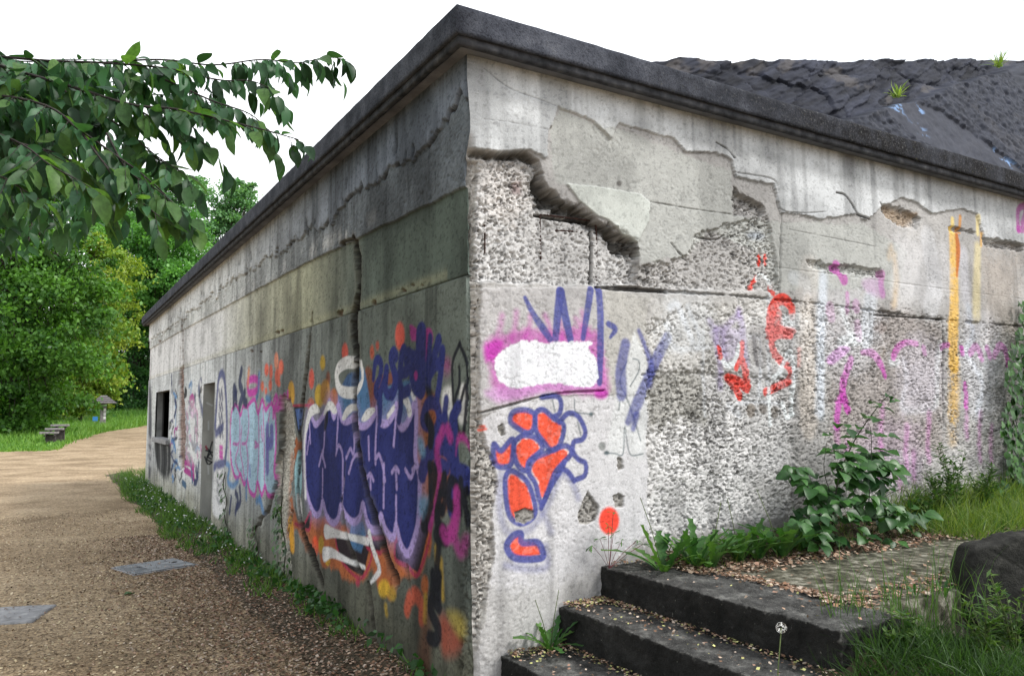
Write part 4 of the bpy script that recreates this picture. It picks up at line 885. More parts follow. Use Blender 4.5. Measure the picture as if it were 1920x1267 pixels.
# white panel beside the doorway, tags beyond it
Lw.P(c4([(470, 480), (515, 475), (530, 780), (520, 960), (505, 1000), (515, 1267), (440, 1267), (450, 990), (460, 700)]), CL(214, 214, 216), 0.92, 0.03)
for pts in ([(455, 760), (475, 480), (510, 478), (525, 800), (515, 960)], [(460, 800), (500, 760)], [(470, 985), (505, 975)], [(450, 1000), (460, 985)]):
    Lw.T(c4(pts), 0.12, CL(66, 72, 112), 0.9, 0.03)
for k_, (y0, y1) in enumerate(((540, 600), (620, 660), (680, 740), (760, 820))):
    Lw.T(c4([(478, y0), (486, y1), (492, y0), (500, y1)]), 0.06, CL(60, 64, 92), 0.8, 0.02)
for y0 in (880, 910, 935): Lw.T(c4([(482, y0), (498, y0 + 5)]), 0.06, MG2, 0.9, 0.02)
for y0 in (1030, 1080, 1130, 1180): Lw.T(c4([(465, y0), (480, y0 + 30), (498, y0)]), 0.07, CL(90, 92, 100), 0.6, 0.03)
Lw.T(c4([(370, 490), (358, 530), (366, 620), (385, 690)]), 0.14, CL(60, 66, 96), 0.9, 0.03)
Lw.T(c4([(365, 500), (380, 560)]), 0.1, CL(200, 204, 206), 0.8, 0.03)
tags = [([(320, 580), (305, 600), (315, 640), (330, 610), (320, 580)], MG3), ([(285, 680), (290, 850), (280, 920), (300, 930)], MG3), ([(330, 660), (350, 700), (345, 870), (350, 930)], MG3), ([(270, 970), (300, 975), (325, 1010), (325, 1060)], MG3), ([(270, 1010), (310, 1040), (328, 1060)], MG3), ([(300, 700), (305, 850)], CL(150, 176, 206)), ([(340, 690), (330, 860), (345, 900)], NV2), ([(315, 850), (330, 880), (350, 870)], NV2), ([(275, 540), (285, 560), (270, 580)], BLK2), ([(270, 620), (285, 720), (280, 760)], NV2), ([(260, 800), (290, 830)], BLK2), ([(260, 1090), (280, 1110)], S(60, 96, 126)), ([(340, 1000), (345, 1080), (330, 1090)], NV2), ([(310, 960), (320, 1080)], S(90, 112, 150)), ([(355, 980), (350, 1060)], NV2), ([(335, 580), (338, 640)], NV2), ([(300, 650), (320, 690), (335, 660)], CL(196, 140, 180)), ([(195, 460), (198, 550)], NV2), ([(215, 600), (225, 640), (212, 700)], NV2), ([(210, 850), (218, 900)], BL2), ([(360, 660), (365, 760), (358, 860)], CL(200, 190, 206))]
for pts, c in tags: Lw.T(c4(pts), 0.11, c, 0.95, 0.02)
rt_ = random.Random(5)
for k_ in range(46):        # small scribbled tags crowding the wall beyond the doorway
    bx, by = rt_.uniform(190, 372), rt_.uniform(560, 1090)
    if 90 < bx < 185 and by < 840: continue
    c = [NV2, BLK2, MG3, BL2, NV2, BLK2][rt_.randrange(6)]
    pts = [(bx, by)]
    for _ in range(rt_.randint(3, 6)): pts.append((pts[-1][0] + rt_.uniform(-11, 11), pts[-1][1] + rt_.uniform(-26, 26)))
    Lw.T(c4(pts), 0.055, c, 0.85, 0.015)
Lw.P(c4([(260, 640), (340, 600), (370, 640), (365, 940), (280, 940)]), CL(196, 190, 204), 0.45, 0.1)
Lw.P(c4([(95, 850), (130, 840), (180, 850), (190, 900), (185, 1040), (150, 1060), (110, 1000)]), S(26, 28, 32), 0.92, 0.08)
for x0 in (110, 128, 150, 168, 182): Lw.T(c4([(x0, 850), (x0 + 4, 960), (x0 - 3, 1060)]), 0.10, S(150, 152, 150) if x0 in (128, 168) else S(20, 22, 26), 0.7, 0.05)
Lw.P(c4([(62, 540), (75, 540), (78, 760), (72, 1040), (58, 1040)]), S(34, 36, 52), 0.85, 0.15)
for y0 in (830, 900, 960): Lw.T(c4([(60, y0), (70, y0 + 20), (78, y0)]), 0.14, CL(160, 160, 160), 0.6, 0.06)
Lw.P(c4([(80, 550), (98, 545), (95, 840), (82, 830)]), CL(168, 172, 168), 0.5, 0.1)

# broken joints and cracks of the side wall
def gl(pts, w, dep, rag, rough, c, a):
    w = np.array(w, dtype=float) * np.ones(len(pts)); q = Lw.line(pts, w * 0.85, 0.008, rag * 1.4); Lw.relief(q, -dep, rough=rough)
    q = Lw.line(pts, np.array(w) * 1.5, 0.03, rag * 2); Lw.paint(q, CL(92, 88, 80), 0.35)
    q = Lw.line(pts, np.array(w) * 0.95, 0.008, rag * 1.1); Lw.paint(q, c, a)
gl([(664, 452), (670, 520), (664, 600), (668, 690), (666, 760), (672, 840), (690, 930), (705, 980), (722, 1030), (745, 1092)], [0.12, 0.11, 0.15, 0.12, 0.10, 0.09, 0.07, 0.08, 0.10, 0.05], 0.06, 0.03, 0.5, CL(30, 28, 26), 0.97)
gl([(640, 458), (655, 450), (668, 452)], 0.03, 0.04, 0.01, 0.4, CL(72, 68, 60), 0.8)
gl([(583, 590), (580, 650), (570, 730), (563, 790), (562, 850), (560, 930), (570, 1000), (590, 1050), (603, 1090)], [0.03, 0.05, 0.10, 0.10, 0.09, 0.08, 0.12, 0.14, 0.08], 0.05, 0.03, 0.5, CL(38, 35, 31), 0.95)
gl([(640, 935), (646, 987), (662, 1039), (676, 1075)], 0.035, 0.04, 0.012, 0.4, DKL, 0.8)
gl([(647, 868), (645, 900), (641, 940)], 0.02, 0.03, 0.01, 0.2, DKL, 0.8)
gl([(763, 1062), (770, 1110)], 0.02, 0.02, 0.01, 0.2, DKL, 0.7)
gl([(690, 1095), (697, 1140), (702, 1200), (700, 1260)], [0.05, 0.09, 0.07, 0.10], 0.05, 0.03, 0.4, DKL, 0.6)
gl([(515, 905), (505, 950), (482, 985), (470, 1010)], 0.06, 0.04, 0.03, 0.3, CL(90, 86, 78), 0.7)
gl([(535, 1000), (548, 960), (530, 1050)], 0.06, 0.03, 0.02, 0.3, CL(90, 86, 78), 0.7)
bs = Lw.poly([(526, 752), (545, 740), (553, 790), (552, 850), (545, 930), (540, 1000), (548, 1100), (536, 1160), (522, 1120), (520, 1000), (519, 900), (516, 870), (524, 840)], 0.06, 0.02)
Lw.relief(bs, -0.05, rough=0.8); Lw.paint(bs, CL(166, 162, 152), 0.9)
Lw.T([(538, 860), (534, 950), (530, 1000)], 0.12, ORG, 0.5, 0.04); Lw.T([(526, 760), (524, 850), (520, 930)], 0.05, DKL, 0.8, 0.02)
fs = Lw.poly(c4([(240, 420), (262, 400), (270, 600), (278, 800), (270, 1000), (245, 1020), (235, 800), (240, 560)]), 0.05, 0.03)
Lw.relief(fs, -0.05, rough=1.0); Lw.paint(fs, CL(112, 88, 78), 0.85)
gl(c4([(262, 130), (258, 260), (262, 420)]), 0.10, 0.04, 0.05, 0.6, CL(110, 92, 84), 0.7)
gl(c4([(242, 290), (240, 420)]), 0.06, 0.03, 0.05, 0.6, CL(110, 92, 84), 0.7)
for px, py, r_ in ((518, 623, 5), (527, 620, 3), (472, 659, 3), (489, 660, 2), (634, 588, 5), (640, 583, 3), (755, 545, 6), (770, 535, 5), (790, 535, 3), (698, 567, 3), (300, 640, 3)):
    q = Lw.poly([(px + r_ * math.cos(t), py + r_ * 0.8 * math.sin(t)) for t in np.linspace(0, 6.28, 8)[:-1]], 0.02, 0.006); Lw.relief(q, -0.03); Lw.paint(q, CL(90, 72, 62), 0.8)
Lw.relief(Lw.poly([(860, 1250), (872, 900), (874, 700), (878, 520), (882, 330), (900, 330), (900, 1340), (850, 1340)], 0.01, 0.01), -0.008, rough=0.8)
# relief of the side wall
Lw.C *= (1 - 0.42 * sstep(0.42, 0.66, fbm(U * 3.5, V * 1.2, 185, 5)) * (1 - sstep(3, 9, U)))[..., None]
d1, id1 = worley(U * 24, V * 24, 151)
d2, id2 = worley(U * 60, V * 60, 155)
peb = 0.6 * np.sqrt(np.clip(1 - (d1 / 0.75) ** 2, 0, 1)) + 0.4 * np.sqrt(np.clip(1 - (d2 / 0.75) ** 2, 0, 1))
Lw.H += Lw.R * ((peb - 0.6) * 0.022 + (fbm(U * 6, V * 6, 163, 4) - 0.5) * 0.03) + (1 - Lw.R) * (fbm(U * 4, V * 4, 165, 5) - 0.5) * 0.006
stone = np.where(id2 < 0.25, 0.5, np.where(id2 > 0.8, 1.2, 0.97))
Lw.C *= (1 + np.clip(Lw.R, 0, 1)[..., None] * (stone[..., None] - 1))
sp = sstep(0.64, 0.72, fbm(U * 60, V * 60, 177, 2)) * 0.35
Lw.C *= (1 - sp)[..., None]
Lw.C *= (0.84 + 0.32 * fbm(U * 16, V * 16, 179, 4))[..., None]
Lw.C = np.clip(Lw.C, 0.006, 0.8)
GR_SIDE = {1: ('graffiti', 'navy bubble letters with lilac rims on orange and black', BUB),
           2: ('graffiti', 'pale blue bubble letters with magenta rims', CREW),
           3: ('graffiti', 'navy sprayed word over magenta', a1([(120, 420), (330, 330), (540, 70), (840, 70), (990, 340), (960, 600), (900, 900), (780, 820), (650, 860), (560, 860), (430, 930), (330, 930), (140, 900), (120, 700)])),
           4: ('graffiti', 'tall white panel outlined in dark blue', c4([(452, 470), (520, 468), (535, 800), (520, 1000), (515, 1240), (445, 1240), (450, 760)]))}
for i, (n, l, pts) in GR_SIDE.items(): Lw.piece(pts, i)

# ------------------------------------------------------------------ the bunker
bunker = empty('concrete_bunker', (0, 0, 0))
tag(bunker, 'derelict flat-roofed concrete bunker with graffiti on its spalled walls', 'building')
zc = W.v
cm_ = sstep(0, 1, (3.03 - zc) / 0.03)
chip = cm_ * (0.010 + 0.05 * fbm(zc * 4, zc * 0 + 2, 201, 3) ** 1.3)
smz = lambda a: np.convolve(np.pad(a, 20, mode='edge'), np.ones(41) / 41, 'valid')
ca = -smz(np.clip(Lw.H[:, 2], -0.02, 0.03)) + chip * 0.8; cb = -smz(np.clip(W.H[:, 2], -0.07, 0.03)) + chip
def corner_mix(Wl, c_other, c_own, seed):
    n_ = np.clip(1 - Wl.U / 0.016, 0, 1); w_ = np.clip(1 - Wl.U / 0.09, 0, 1) ** 1.5
    rough_ = 0.35 + 1.3 * fbm(Wl.U * 22, Wl.V * 22, seed, 4)
    own = -Wl.H + chip[:, None] * w_ * rough_
    return Wl.U + c_other[:, None] * np.clip(1 - Wl.U / 0.06, 0, 1), own * (1 - n_) + c_own[:, None] * n_
FX, FY = corner_mix(W, ca, cb, 221); FZ = W.V
SY, SX = corner_mix(Lw, cb, ca, 222); SZ = Lw.V
def grid_parts(X, Y, Z, C, pid, name, pieces, keep=None, flip=False):
    nv, nu = X.shape
    VV = np.column_stack([X.ravel(), Y.ravel(), Z.ravel()]); CC = C.reshape(-1, 3)
    idx = np.arange(nv * nu).reshape(nv, nu)
    Fq = np.stack([idx[:-1, :-1], idx[:-1, 1:], idx[1:, 1:], idx[1:, :-1]], -1).reshape(-1, 4)
    if flip: Fq = Fq[:, ::-1]
    pf = pid[:-1, :-1].ravel()
    kp = np.ones(len(Fq), bool) if keep is None else keep.ravel()
    def sub(mask, nm):
        f = Fq[mask]; un, inv = np.unique(f, return_inverse=True)
        return mesh_np(nm, VV[un], inv.reshape(-1, 4), M['wall'], CC[un], False)
    o = link(name, sub(kp & (pf == 0), name), bunker)
    for i, (n, l, pts) in pieces.items():
        if ((pf == i) & kp).any():
            g = link(n, sub(kp & (pf == i), n), o); g['label'] = l
    return o
front = grid_parts(FX, FY, FZ, W.C, W.pid, 'front_wall', GR_FRONT)
front['label'] = 'pale spalled front wall with orange, red and magenta graffiti'
uc = 0.5 * (Lw.u[:-1] + Lw.u[1:])[None, :]; vc = 0.5 * (Lw.v[:-1] + Lw.v[1:])[:, None]
hole = ((uc > WIN[0]) & (uc < WIN[1]) & (vc > WIN[2]) & (vc < WIN[3])) | ((uc > DOOR[0]) & (uc < DOOR[1]) & (vc < DOOR[3]))
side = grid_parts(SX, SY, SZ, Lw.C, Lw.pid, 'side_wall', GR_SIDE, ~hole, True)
side['label'] = 'shaded green-grey side wall covered in bubble-letter graffiti'
# window and doorway
def jambs(mb, y0, y1, z0, z1, d, sill=True):
    x0 = -0.004
    for (ya, yb, za, zb) in ((y0 - 0.12, y0, z0 - 0.1, z1 + 0.1), (y1, y1 + 0.12, z0 - 0.1, z1 + 0.1), (y0, y1, z1, z1 + 0.1)):
        mb.box((0.03, ya, za), (d, yb, zb))
    return mb
win = jambs(MB(), *WIN, 0.13).build('window', M['jamb'], bunker)
MB().box((-0.05, WIN[0] - 0.05, WIN[2] - 0.09), (0.16, WIN[1] + 0.05, WIN[2] + 0.005)).build('sill', M['slab'], win, bevel=0.012)
rm = MB(); rm.box((0.16, 10.6, 0.0), (3.6, 15.0, 3.5))
rm.f = [f for i, f in enumerate(rm.f) if i != 5]
room = rm.build('interior', M['inside'], win)
iw = MB()
iw.box((0.135, 10.6, 0), (0.158, WIN[0], 3.5)); iw.box((0.135, WIN[1], 0), (0.158, 15.0, 3.5)); iw.box((0.135, WIN[0], 0), (0.158, WIN[1], WIN[2])); iw.box((0.135, WIN[0], WIN[3]), (0.158, WIN[1], 3.5))
iw.build('inner_lining', M['inside'], win)
dw = MB(); dw.box((0.03, DOOR[0] - 0.12, -0.1), (0.30, DOOR[0], DOOR[3] + 0.1)); dw.box((0.03, DOOR[0], DOOR[3]), (0.30, DOOR[1] + 0.12, DOOR[3] + 0.1))
door = dw.build('doorway', M['jamb'], bunker)
MB().box((0.26, DOOR[0], -0.1), (0.32, DOOR[1] + 0.1, DOOR[3])).build('infill_panel', M['jamb'], door)
J = Wall(np.linspace(0.0, 0.28, 36), np.linspace(-0.1, DOOR[3], 260), lambda p: (on_y(p[0], p[1], DOOR[1])[0], on_y(p[0], p[1], DOOR[1])[2]))
J.C[:] = CL(140, 140, 136); J.C *= (0.7 + 0.6 * fbm(J.U * 8, J.V * 4, 211, 5))[..., None]
for pts, c in (([(386, 838), (392, 845), (388, 860), (397, 866)], BLK), ([(398, 828), (394, 845), (400, 858)], BLK), ([(384, 856), (390, 870), (398, 866)], BLK), ([(386, 836), (388, 842)], CL(140, 50, 70)), ([(394, 850), (390, 856), (396, 860)], BLK), ([(391, 790), (391, 805)], CL(160, 164, 166)), ([(390, 872), (391, 888)], CL(170, 172, 172)), ([(388, 755), (398, 760)], CL(168, 172, 174)), ([(386, 844), (400, 848)], BLK)):
    J.T(pts, 0.022, c, 0.9, 0.006)
jx = J.U; jy = np.full_like(jx, DOOR[1]) - 0.006 * (fbm(J.U * 20, J.V * 20, 213, 4) - 0.5)
nv, nu = jx.shape; idx = np.arange(nv * nu).reshape(nv, nu)
Fq = np.stack([idx[:-1, :-1], idx[:-1, 1:], idx[1:, 1:], idx[1:, :-1]], -1).reshape(-1, 4)
link('jamb', mesh_np('jamb', np.column_stack([jx.ravel(), jy.ravel(), J.V.ravel()]), Fq, M['wall'], J.C.reshape(-1, 3)), door)
# hidden rear walls
rw = MB()
LX, LY, FXE, FYE = 4.2, 15.2, 9.0, 3.4
rw.box((FXE, 0.02, -0.1), (FXE + 0.02, FYE, WALL_TOP)); rw.box((LX, FYE, -0.1), (FXE, FYE + 0.02, WALL_TOP)); rw.box((LX - 0.02, FYE, -0.1), (LX, LY, WALL_TOP)); rw.box((0.03, LY, -0.1), (LX, LY + 0.02, WALL_TOP))
rw.build('rear_wall', M['jamb'], bunker)
# roof: swept edge with soffit, drip course and fascia
per = [(0, 0), (FXE, 0), (FXE, FYE), (LX, FYE), (LX, LY), (0, LY)]
nrm_e = [(0, -1), (1, 0), (0, 1), (1, 0), (0, 1), (-1, 0)]
ring = []
for i, p in enumerate(per):
    q = per[(i + 1) % 6]; n0, n1 = nrm_e[i - 1], nrm_e[i]
    ring.append((p, (n0[0] + n1[0], n0[1] + n1[1])))
    L = math.dist(p, q); st = 0.07 if i in (0, 5) else 1.0; k = int(L / st)
    for j in range(1, k):
        t = j / k; ring.append(((p[0] + (q[0] - p[0]) * t, p[1] + (q[1] - p[1]) * t), n1))
def sweep(name, prof, mat, amp, seed, parent, wav=0.0):
    k = len(ring); V_ = []; F_ = []
    rr = np.random.default_rng(seed)
    for i, (p, n) in enumerate(ring):
        s_ = i * 0.07
        for j, (o, z) in enumerate(prof):
            e = (rr.random() - 0.5) * amp if o > 0.05 else 0
            ez = (rr.random() - 0.5) * amp * 0.7 + wav * math.sin(s_ * 1.3 + math.sin(s_ * 0.37) * 2) if o > 0.05 else 0
            V_.append((p[0] + n[0] * (o + e), p[1] + n[1] * (o + e), z + ez))
    m_ = len(prof)
    for i in range(k):
        i2 = (i + 1) % k
        for j in range(m_ - 1):
            F_.append((i * m_ + j, i2 * m_ + j, i2 * m_ + j + 1, i * m_ + j + 1))
    return link(name, mesh_np(name, V_, F_, mat), parent)
fas = [(0.15, 3.624), (0.17, 3.622)] + [(0.172, 3.622 + 0.025 * t) for t in range(1, 6)] + [(0.171, 3.772), (0.166, 3.784), (0.10, 3.788), (-0.02, 3.792)]
roof = sweep('roof_slab', fas, M['fascia'], 0.0035, 3, bunker, 0.0015)
sweep('drip_course', [(0.112, 3.606), (0.114, 3.577), (0.146, 3.575), (0.150, 3.600), (0.149, 3.626)], M['drip'], 0.004, 4, roof)
sweep('soffit', [(-0.05, 3.598), (0.0, 3.598), (0.06, 3.601), (0.116, 3.603)], M['soffit'], 0.003, 5, roof)
rt = MB(); rt.v = [(p[0] + (0.02 if p[0] == 0 else -0.02) * 0, p[1], 3.7915) for p in per]; rt.f = [[0, 1, 2, 3], [0, 3, 4, 5]]
rt.build('roof_top', M['fascia'], roof)
# exposed bars in the broken concrete
for pts, r_ in (([(1117, 414), (1118, 470), (1117, 538)], 0.009), ([(1012, 404), (1013, 450), (1014, 505)], 0.007), ([(1012, 402), (1060, 408), (1110, 414)], 0.007), ([(1040, 432), (1075, 434), (1102, 438)], 0.006), ([(908, 410), (909, 440), (909, 475)], 0.006)):
    MB().tube([on_y(x, y, 0.062) for x, y in pts], r_ * 0.85, 6).build('reinforcing_bar', M['rust'], front)

# ------------------------------------------------------------------ steps, landing, block
def rough_box(name, a, b, cell, amp, rad, mat, parent=None, seed=0, fine=0.0):
    a = np.array(a, float); b = np.array(b, float); V_ = []; F_ = []; key = {}
    n = np.maximum(1, np.round((b - a) / cell).astype(int))
    def vid(i, j, k):
        t = (i, j, k)
        if t not in key:
            p = a + (b - a) * np.array([i / n[0], j / n[1], k / n[2]])
            c = np.clip(p, a + rad, b - rad); d = p - c; L = np.linalg.norm(d)
            if L > rad: p = c + d / L * rad
            key[t] = len(V_); V_.append(p)
        return key[t]
    for ax in range(3):
        o1, o2 = (ax + 1) % 3, (ax + 2) % 3
        for e in (0, n[ax]):
            for i in range(n[o1]):
                for j in range(n[o2]):
                    q = []
                    for di, dj in ((0, 0), (1, 0), (1, 1), (0, 1)):
                        t = [0, 0, 0]; t[ax] = e; t[o1] = i + di; t[o2] = j + dj; q.append(vid(*t))
                    F_.append(q if e else q[::-1])
    P = np.array(V_)
    for ax in range(3):
        u1, u2 = P[:, (ax + 1) % 3], P[:, (ax + 2) % 3]
        P[:, ax] += amp * (fbm(u1 * 5 + P[:, ax] * 4 + 3, u2 * 5 - P[:, ax] * 3, seed + ax * 7, 5) - 0.5) * 2
        P[:, ax] += fine * (fbm(u1 * 40 + P[:, ax] * 30, u2 * 40 - P[:, ax] * 30, seed + 50 + ax, 3) - 0.5) * 2
    return link(name, mesh_np(name, P, F_, mat, None, False), parent)
steps = empty('concrete_steps', (0.5, -0.8, 0))
tag(steps, 'dark mossy concrete steps rising beside the pale wall', 'steps')
for i, (x0, x1, zt) in enumerate(((0.185, 0.62, 0.298), (0.565, 0.93, 0.503), (0.868, 1.30, 0.690))):
    o = rough_box('step', (x0, -1.66 + 0.03 * i, zt - 0.32), (x1, 0.12, zt), 0.013, 0.007, 0.006, M['step'], None, 300 + i * 11, 0.009)
    o.parent = steps; o.matrix_parent_inverse = Matrix.Translation((-0.5, 0.8, 0))
land = rough_box('landing_slab', (1.304, -1.42, 0.40), (7.4, 0.12, 0.672), 0.04, 0.010, 0.015, M['landing'], None, 340, 0.0)
for p_ in land.data.polygons: p_.use_smooth = True
tag(land, kind='structure')
def stone_slab(name, w, h, t, rad, mat, seed):
    n = 160; out = []
    for i in range(n):
        a = 2 * math.pi * i / n; c, s_ = math.cos(a), math.sin(a)
        e = 9.0; r = (abs(c / (w / 2)) ** e + abs(s_ / (h / 2)) ** e) ** (-1 / e)
        if c < 0 and s_ > 0: r *= 1 - 0.20 * math.exp(-((a - 2.50) / 0.36) ** 2)
        out.append((r * c, r * s_))
    P2 = np.array(out); V_ = []; F_ = []
    lay = [(0.0, 0.0), (0.0, 0.5), (0.0, 0.75), (0.0, 0.9), (0.0, 0.975), (0.015, 1.0), (t * 0.3, 1.0), (t * 0.6, 1.0), (t - 0.015, 1.0), (t, 0.975), (t, 0.6), (t, 0.0)]
    for y_, k in lay:
        for p in P2: V_.append((p[0] * k, y_, p[1] * k + h / 2))
    for l in range(len(lay) - 1):
        for i in range(n):
            i2 = (i + 1) % n; F_.append((l * n + i, l * n + i2, (l + 1) * n + i2, (l + 1) * n + i))
    P = np.array(V_)
    for ax in range(3):
        P[:, ax] += 0.006 * (fbm(P[:, (ax + 1) % 3] * 9 + P[:, ax] * 5 + 9, P[:, (ax + 2) % 3] * 9 - P[:, ax] * 5, seed + ax, 5) - 0.5) * 2 + 0.006 * (fbm(P[:, (ax + 1) % 3] * 45 + P[:, ax] * 30, P[:, (ax + 2) % 3] * 45, seed + 9 + ax, 3) - 0.5) * 2
    return link(name, mesh_np(name, P, F_, mat))
bp = on_z(1788, 1165, 0.53)
blk = stone_slab('stone_block', 0.76, 0.45, 0.17, 0.1, M['block'], 350)
blk.rotation_euler = (0, 0, math.radians(-30))
blk.location = (bp[0] + 0.46 * math.cos(math.radians(-30)), bp[1] + 0.46 * math.sin(math.radians(-30)), 0.50)
tag(blk, 'dark rounded stone block standing in grass before the landing', 'stone block')

def hsheet(name, x0, x1, y0, y1, nx, ny, fz, mat, kind='structure'):
    xs, ys = np.linspace(x0, x1, nx), np.linspace(y0, y1, ny)
    X, Y = np.meshgrid(xs, ys); Z = fz(X, Y)
    idx = np.arange(nx * ny).reshape(ny, nx)
    Fq = np.stack([idx[:-1, :-1], idx[:-1, 1:], idx[1:, 1:], idx[1:, :-1]], -1).reshape(-1, 4)
    o = link(name, mesh_np(name, np.column_stack([X.ravel(), Y.ravel(), Z.ravel()]), Fq, mat, None, True))
    tag(o, kind=kind); return o
def bank_z(X, Y):
    return 0.60 * sstep(0.30, 1.0, X) * (1 - 0.5 * sstep(-2.6, -5.0, Y)) + 0.05 * (fbm(X * 3, Y * 3, 401, 4) - 0.5) - 0.08 * sstep(-1.5, -1.3, Y) - 0.02 - 0.16 * sstep(1.35, 1.7, X) * sstep(-2.4, -1.7, Y)
hsheet('grassy_bank', 0.3, 9, -6.5, -1.36, 90, 60, bank_z, M['soil'])
def debris_z(X, Y):
    return 0.665 + (0.07 + 0.09 * sstep(1.6, 3.2, X)) * sstep(-0.42, 0.0, Y + 0.14 * (fbm(X * 3, Y * 2, 403, 4) - 0.5)) * sstep(1.05, 1.35, X) - 0.01
hsheet('soil_bank', 1.15, 7.2, -0.62, 0.06, 160, 26, debris_z, M['soil'])
def verge_z(X, Y):
    return -0.03 + 0.10 * sstep(-0.75, -0.05, X + 0.3 * (fbm(Y * 1.5, X, 405, 4) - 0.5)) + 0.012 * (fbm(X * 25, Y * 25, 407, 3) - 0.5)
hsheet('wall_verge', -0.9, 0.02, -0.6, 19.5, 30, 400, verge_z, M['soil'])

# ------------------------------------------------------------------ rock face behind the roof
gx = np.concatenate([np.linspace(4.4, 21.5, 500), np.linspace(21.8, 30, 20)]); nx, nz = len(gx), 230; gt = np.linspace(0, 1, nz)
X, T = np.meshgrid(gx, gt)
top = 5.72 + 0.285 * X - 1.6 * np.clip(6.25 - X, 0, 9) + 0.22 * (fbm(X * 0.9, X * 0, 501, 4) - 0.5)
Z = 3.2 + (top - 3.2) * T
an = math.radians(27)
A = X * math.cos(an) + Z * math.sin(an); B = -X * math.sin(an) + Z * math.cos(an)
B2 = B + 0.35 * (fbm(A * 0.6, B * 0.6, 503, 3) - 0.5)
dd, idd = worley(A * 0.45 + 0.5 * fbm(A * 1.5, B * 1.5, 505, 3), B2 * 1.7 + 0.4 * fbm(A, B * 3, 506, 3), 511)
dd2, idd2 = worley(A * 0.9 + 0.5 * fbm(A * 3, B * 3, 507, 3), B2 * 5.0, 513)
disp = 0.13 * idd + 0.06 * idd2 + 0.06 * fbm(A * 1.1, B * 3.0, 515, 5) + 0.07 * fbm(A * 3, B * 22, 517, 4) + 0.07 * np.abs(fbm(A * 0.7, B * 7, 516, 4) - 0.5) - 0.07 * sstep(0.50, 0.60, dd) - 0.03 * sstep(0.5, 0.62, dd2)
low = sstep(0.0, 0.10, (7.07 + 0.404 * (X - 10.7)) + 0.25 * (fbm(X * 1.3, Z, 518, 3) - 0.5) - Z)
slab_m = low * sstep(0.0, 0.05, 1.25 - np.abs((X - 15.0) * 0.45 + (Z - 8.0) * 0.9) - 0.5 * (fbm(X * 2, Z * 2, 529, 4))) * sstep(0, 0.05, 1.0 - np.abs(Z - 7.6))
bankd = 0.42 + 0.10 * fbm(A * 2.2, B * 4, 519, 5) + 0.16 * fbm(A * 7, B * 9, 520, 4) * (1 - 0.85 * slab_m)
disp = disp * (1 - low) + bankd * low
Y = 4.6 + 0.42 * (Z - 4.0) - disp
idx = np.arange(nx * nz).reshape(nz, nx)
Fq = np.stack([idx[:-1, :-1], idx[:-1, 1:], idx[1:, 1:], idx[1:, :-1]], -1).reshape(-1, 4)
Vr = np.column_stack([X.ravel(), Y.ravel(), Z.ravel()])
tb = Vr[idx[-1]].copy(); tb[:, 1] += 9; tb[:, 2] += 0.2
n0 = len(Vr); Vr = np.vstack([Vr, tb])
Fq = np.vstack([Fq, np.stack([idx[-1, :-1], idx[-1, 1:], n0 + np.arange(1, nx), n0 + np.arange(nx - 1)], -1)])
Cr = np.zeros((nz, nx, 3)); base_c = np.array([0.024, 0.027, 0.040])
Cr[:] = base_c; Cr *= (0.15 + 1.5 * fbm(A * 1.4, B * 10, 521, 5))[..., None] * (0.45 + 0.6 * idd2 + 0.5 * idd)[..., None]
warm = sstep(0.62, 0.72, fbm(A * 0.9, B * 2, 523, 4))[..., None]
Cr = Cr * (1 - 0.6 * warm) + np.array([0.10, 0.092, 0.09]) * 0.6 * warm
Cr = Cr * (1 - low[..., None] * 0.8) + np.array([0.036, 0.04, 0.054]) * low[..., None] * 0.8 * (0.35 + 1.3 * fbm(A * 14, B * 18, 527, 3))[..., None]
Cr = Cr * (1 - 0.7 * slab_m[..., None]) + 0.7 * np.array([0.05, 0.054, 0.07]) * (0.75 + 0.5 * fbm(A * 3, B * 6, 531, 4))[..., None] * slab_m[..., None]
marks = slab_m * sstep(0.62, 0.66, fbm(X * 5, Z * 9, 533, 3)) * sstep(0.5, 0.6, fbm(X * 0.9, Z * 0.9, 535, 2))
Cr = Cr * (1 - 0.7 * marks[..., None]) + np.array([0.22, 0.36, 0.62]) * 0.7 * marks[..., None]
Cr = np.vstack([Cr.reshape(-1, 3), np.tile([0.05, 0.08, 0.03], (nx, 1))])
M['rock'] = mat_wall('slate_rock', 0.8, 0.12)
rock = link('rock_face', mesh_np('rock_face', Vr, Fq, M['rock'], Cr))
tag(rock, kind='structure')

# ------------------------------------------------------------------ leaves and plants
def frames(ax, up):
    ax = ax / (np.linalg.norm(ax, axis=1, keepdims=True) + 1e-9)
    x = np.cross(ax, up); x /= (np.linalg.norm(x, axis=1, keepdims=True) + 1e-9)
    z = np.cross(x, ax)
    return np.stack([x, ax, z], -1)
def scatter(tv, tf, pos, Rm, sc):
    tv = np.asarray(tv, float); tf = np.asarray(tf, int); n, k = len(pos), len(tv)
    sc = np.asarray(sc); sc = sc[:, None] if sc.ndim == 1 else sc
    P = np.einsum('nij,nkj->nki', Rm, tv[None] * sc[:, None, :] if sc.shape[1] == 3 else np.broadcast_to(tv, (n, k, 3)) * sc[:, None, :]) + pos[:, None, :]
    Fc = tf[None] + (np.arange(n) * k)[:, None, None]
    return P.reshape(-1, 3), Fc.reshape(-1, tf.shape[1])
QUAD_V = [(0, 0, 0), (0.34, 0.45, 0.06), (0, 1, -0.05), (-0.34, 0.45, 0.06)]
QUAD_F = [(0, 1, 2, 3)]
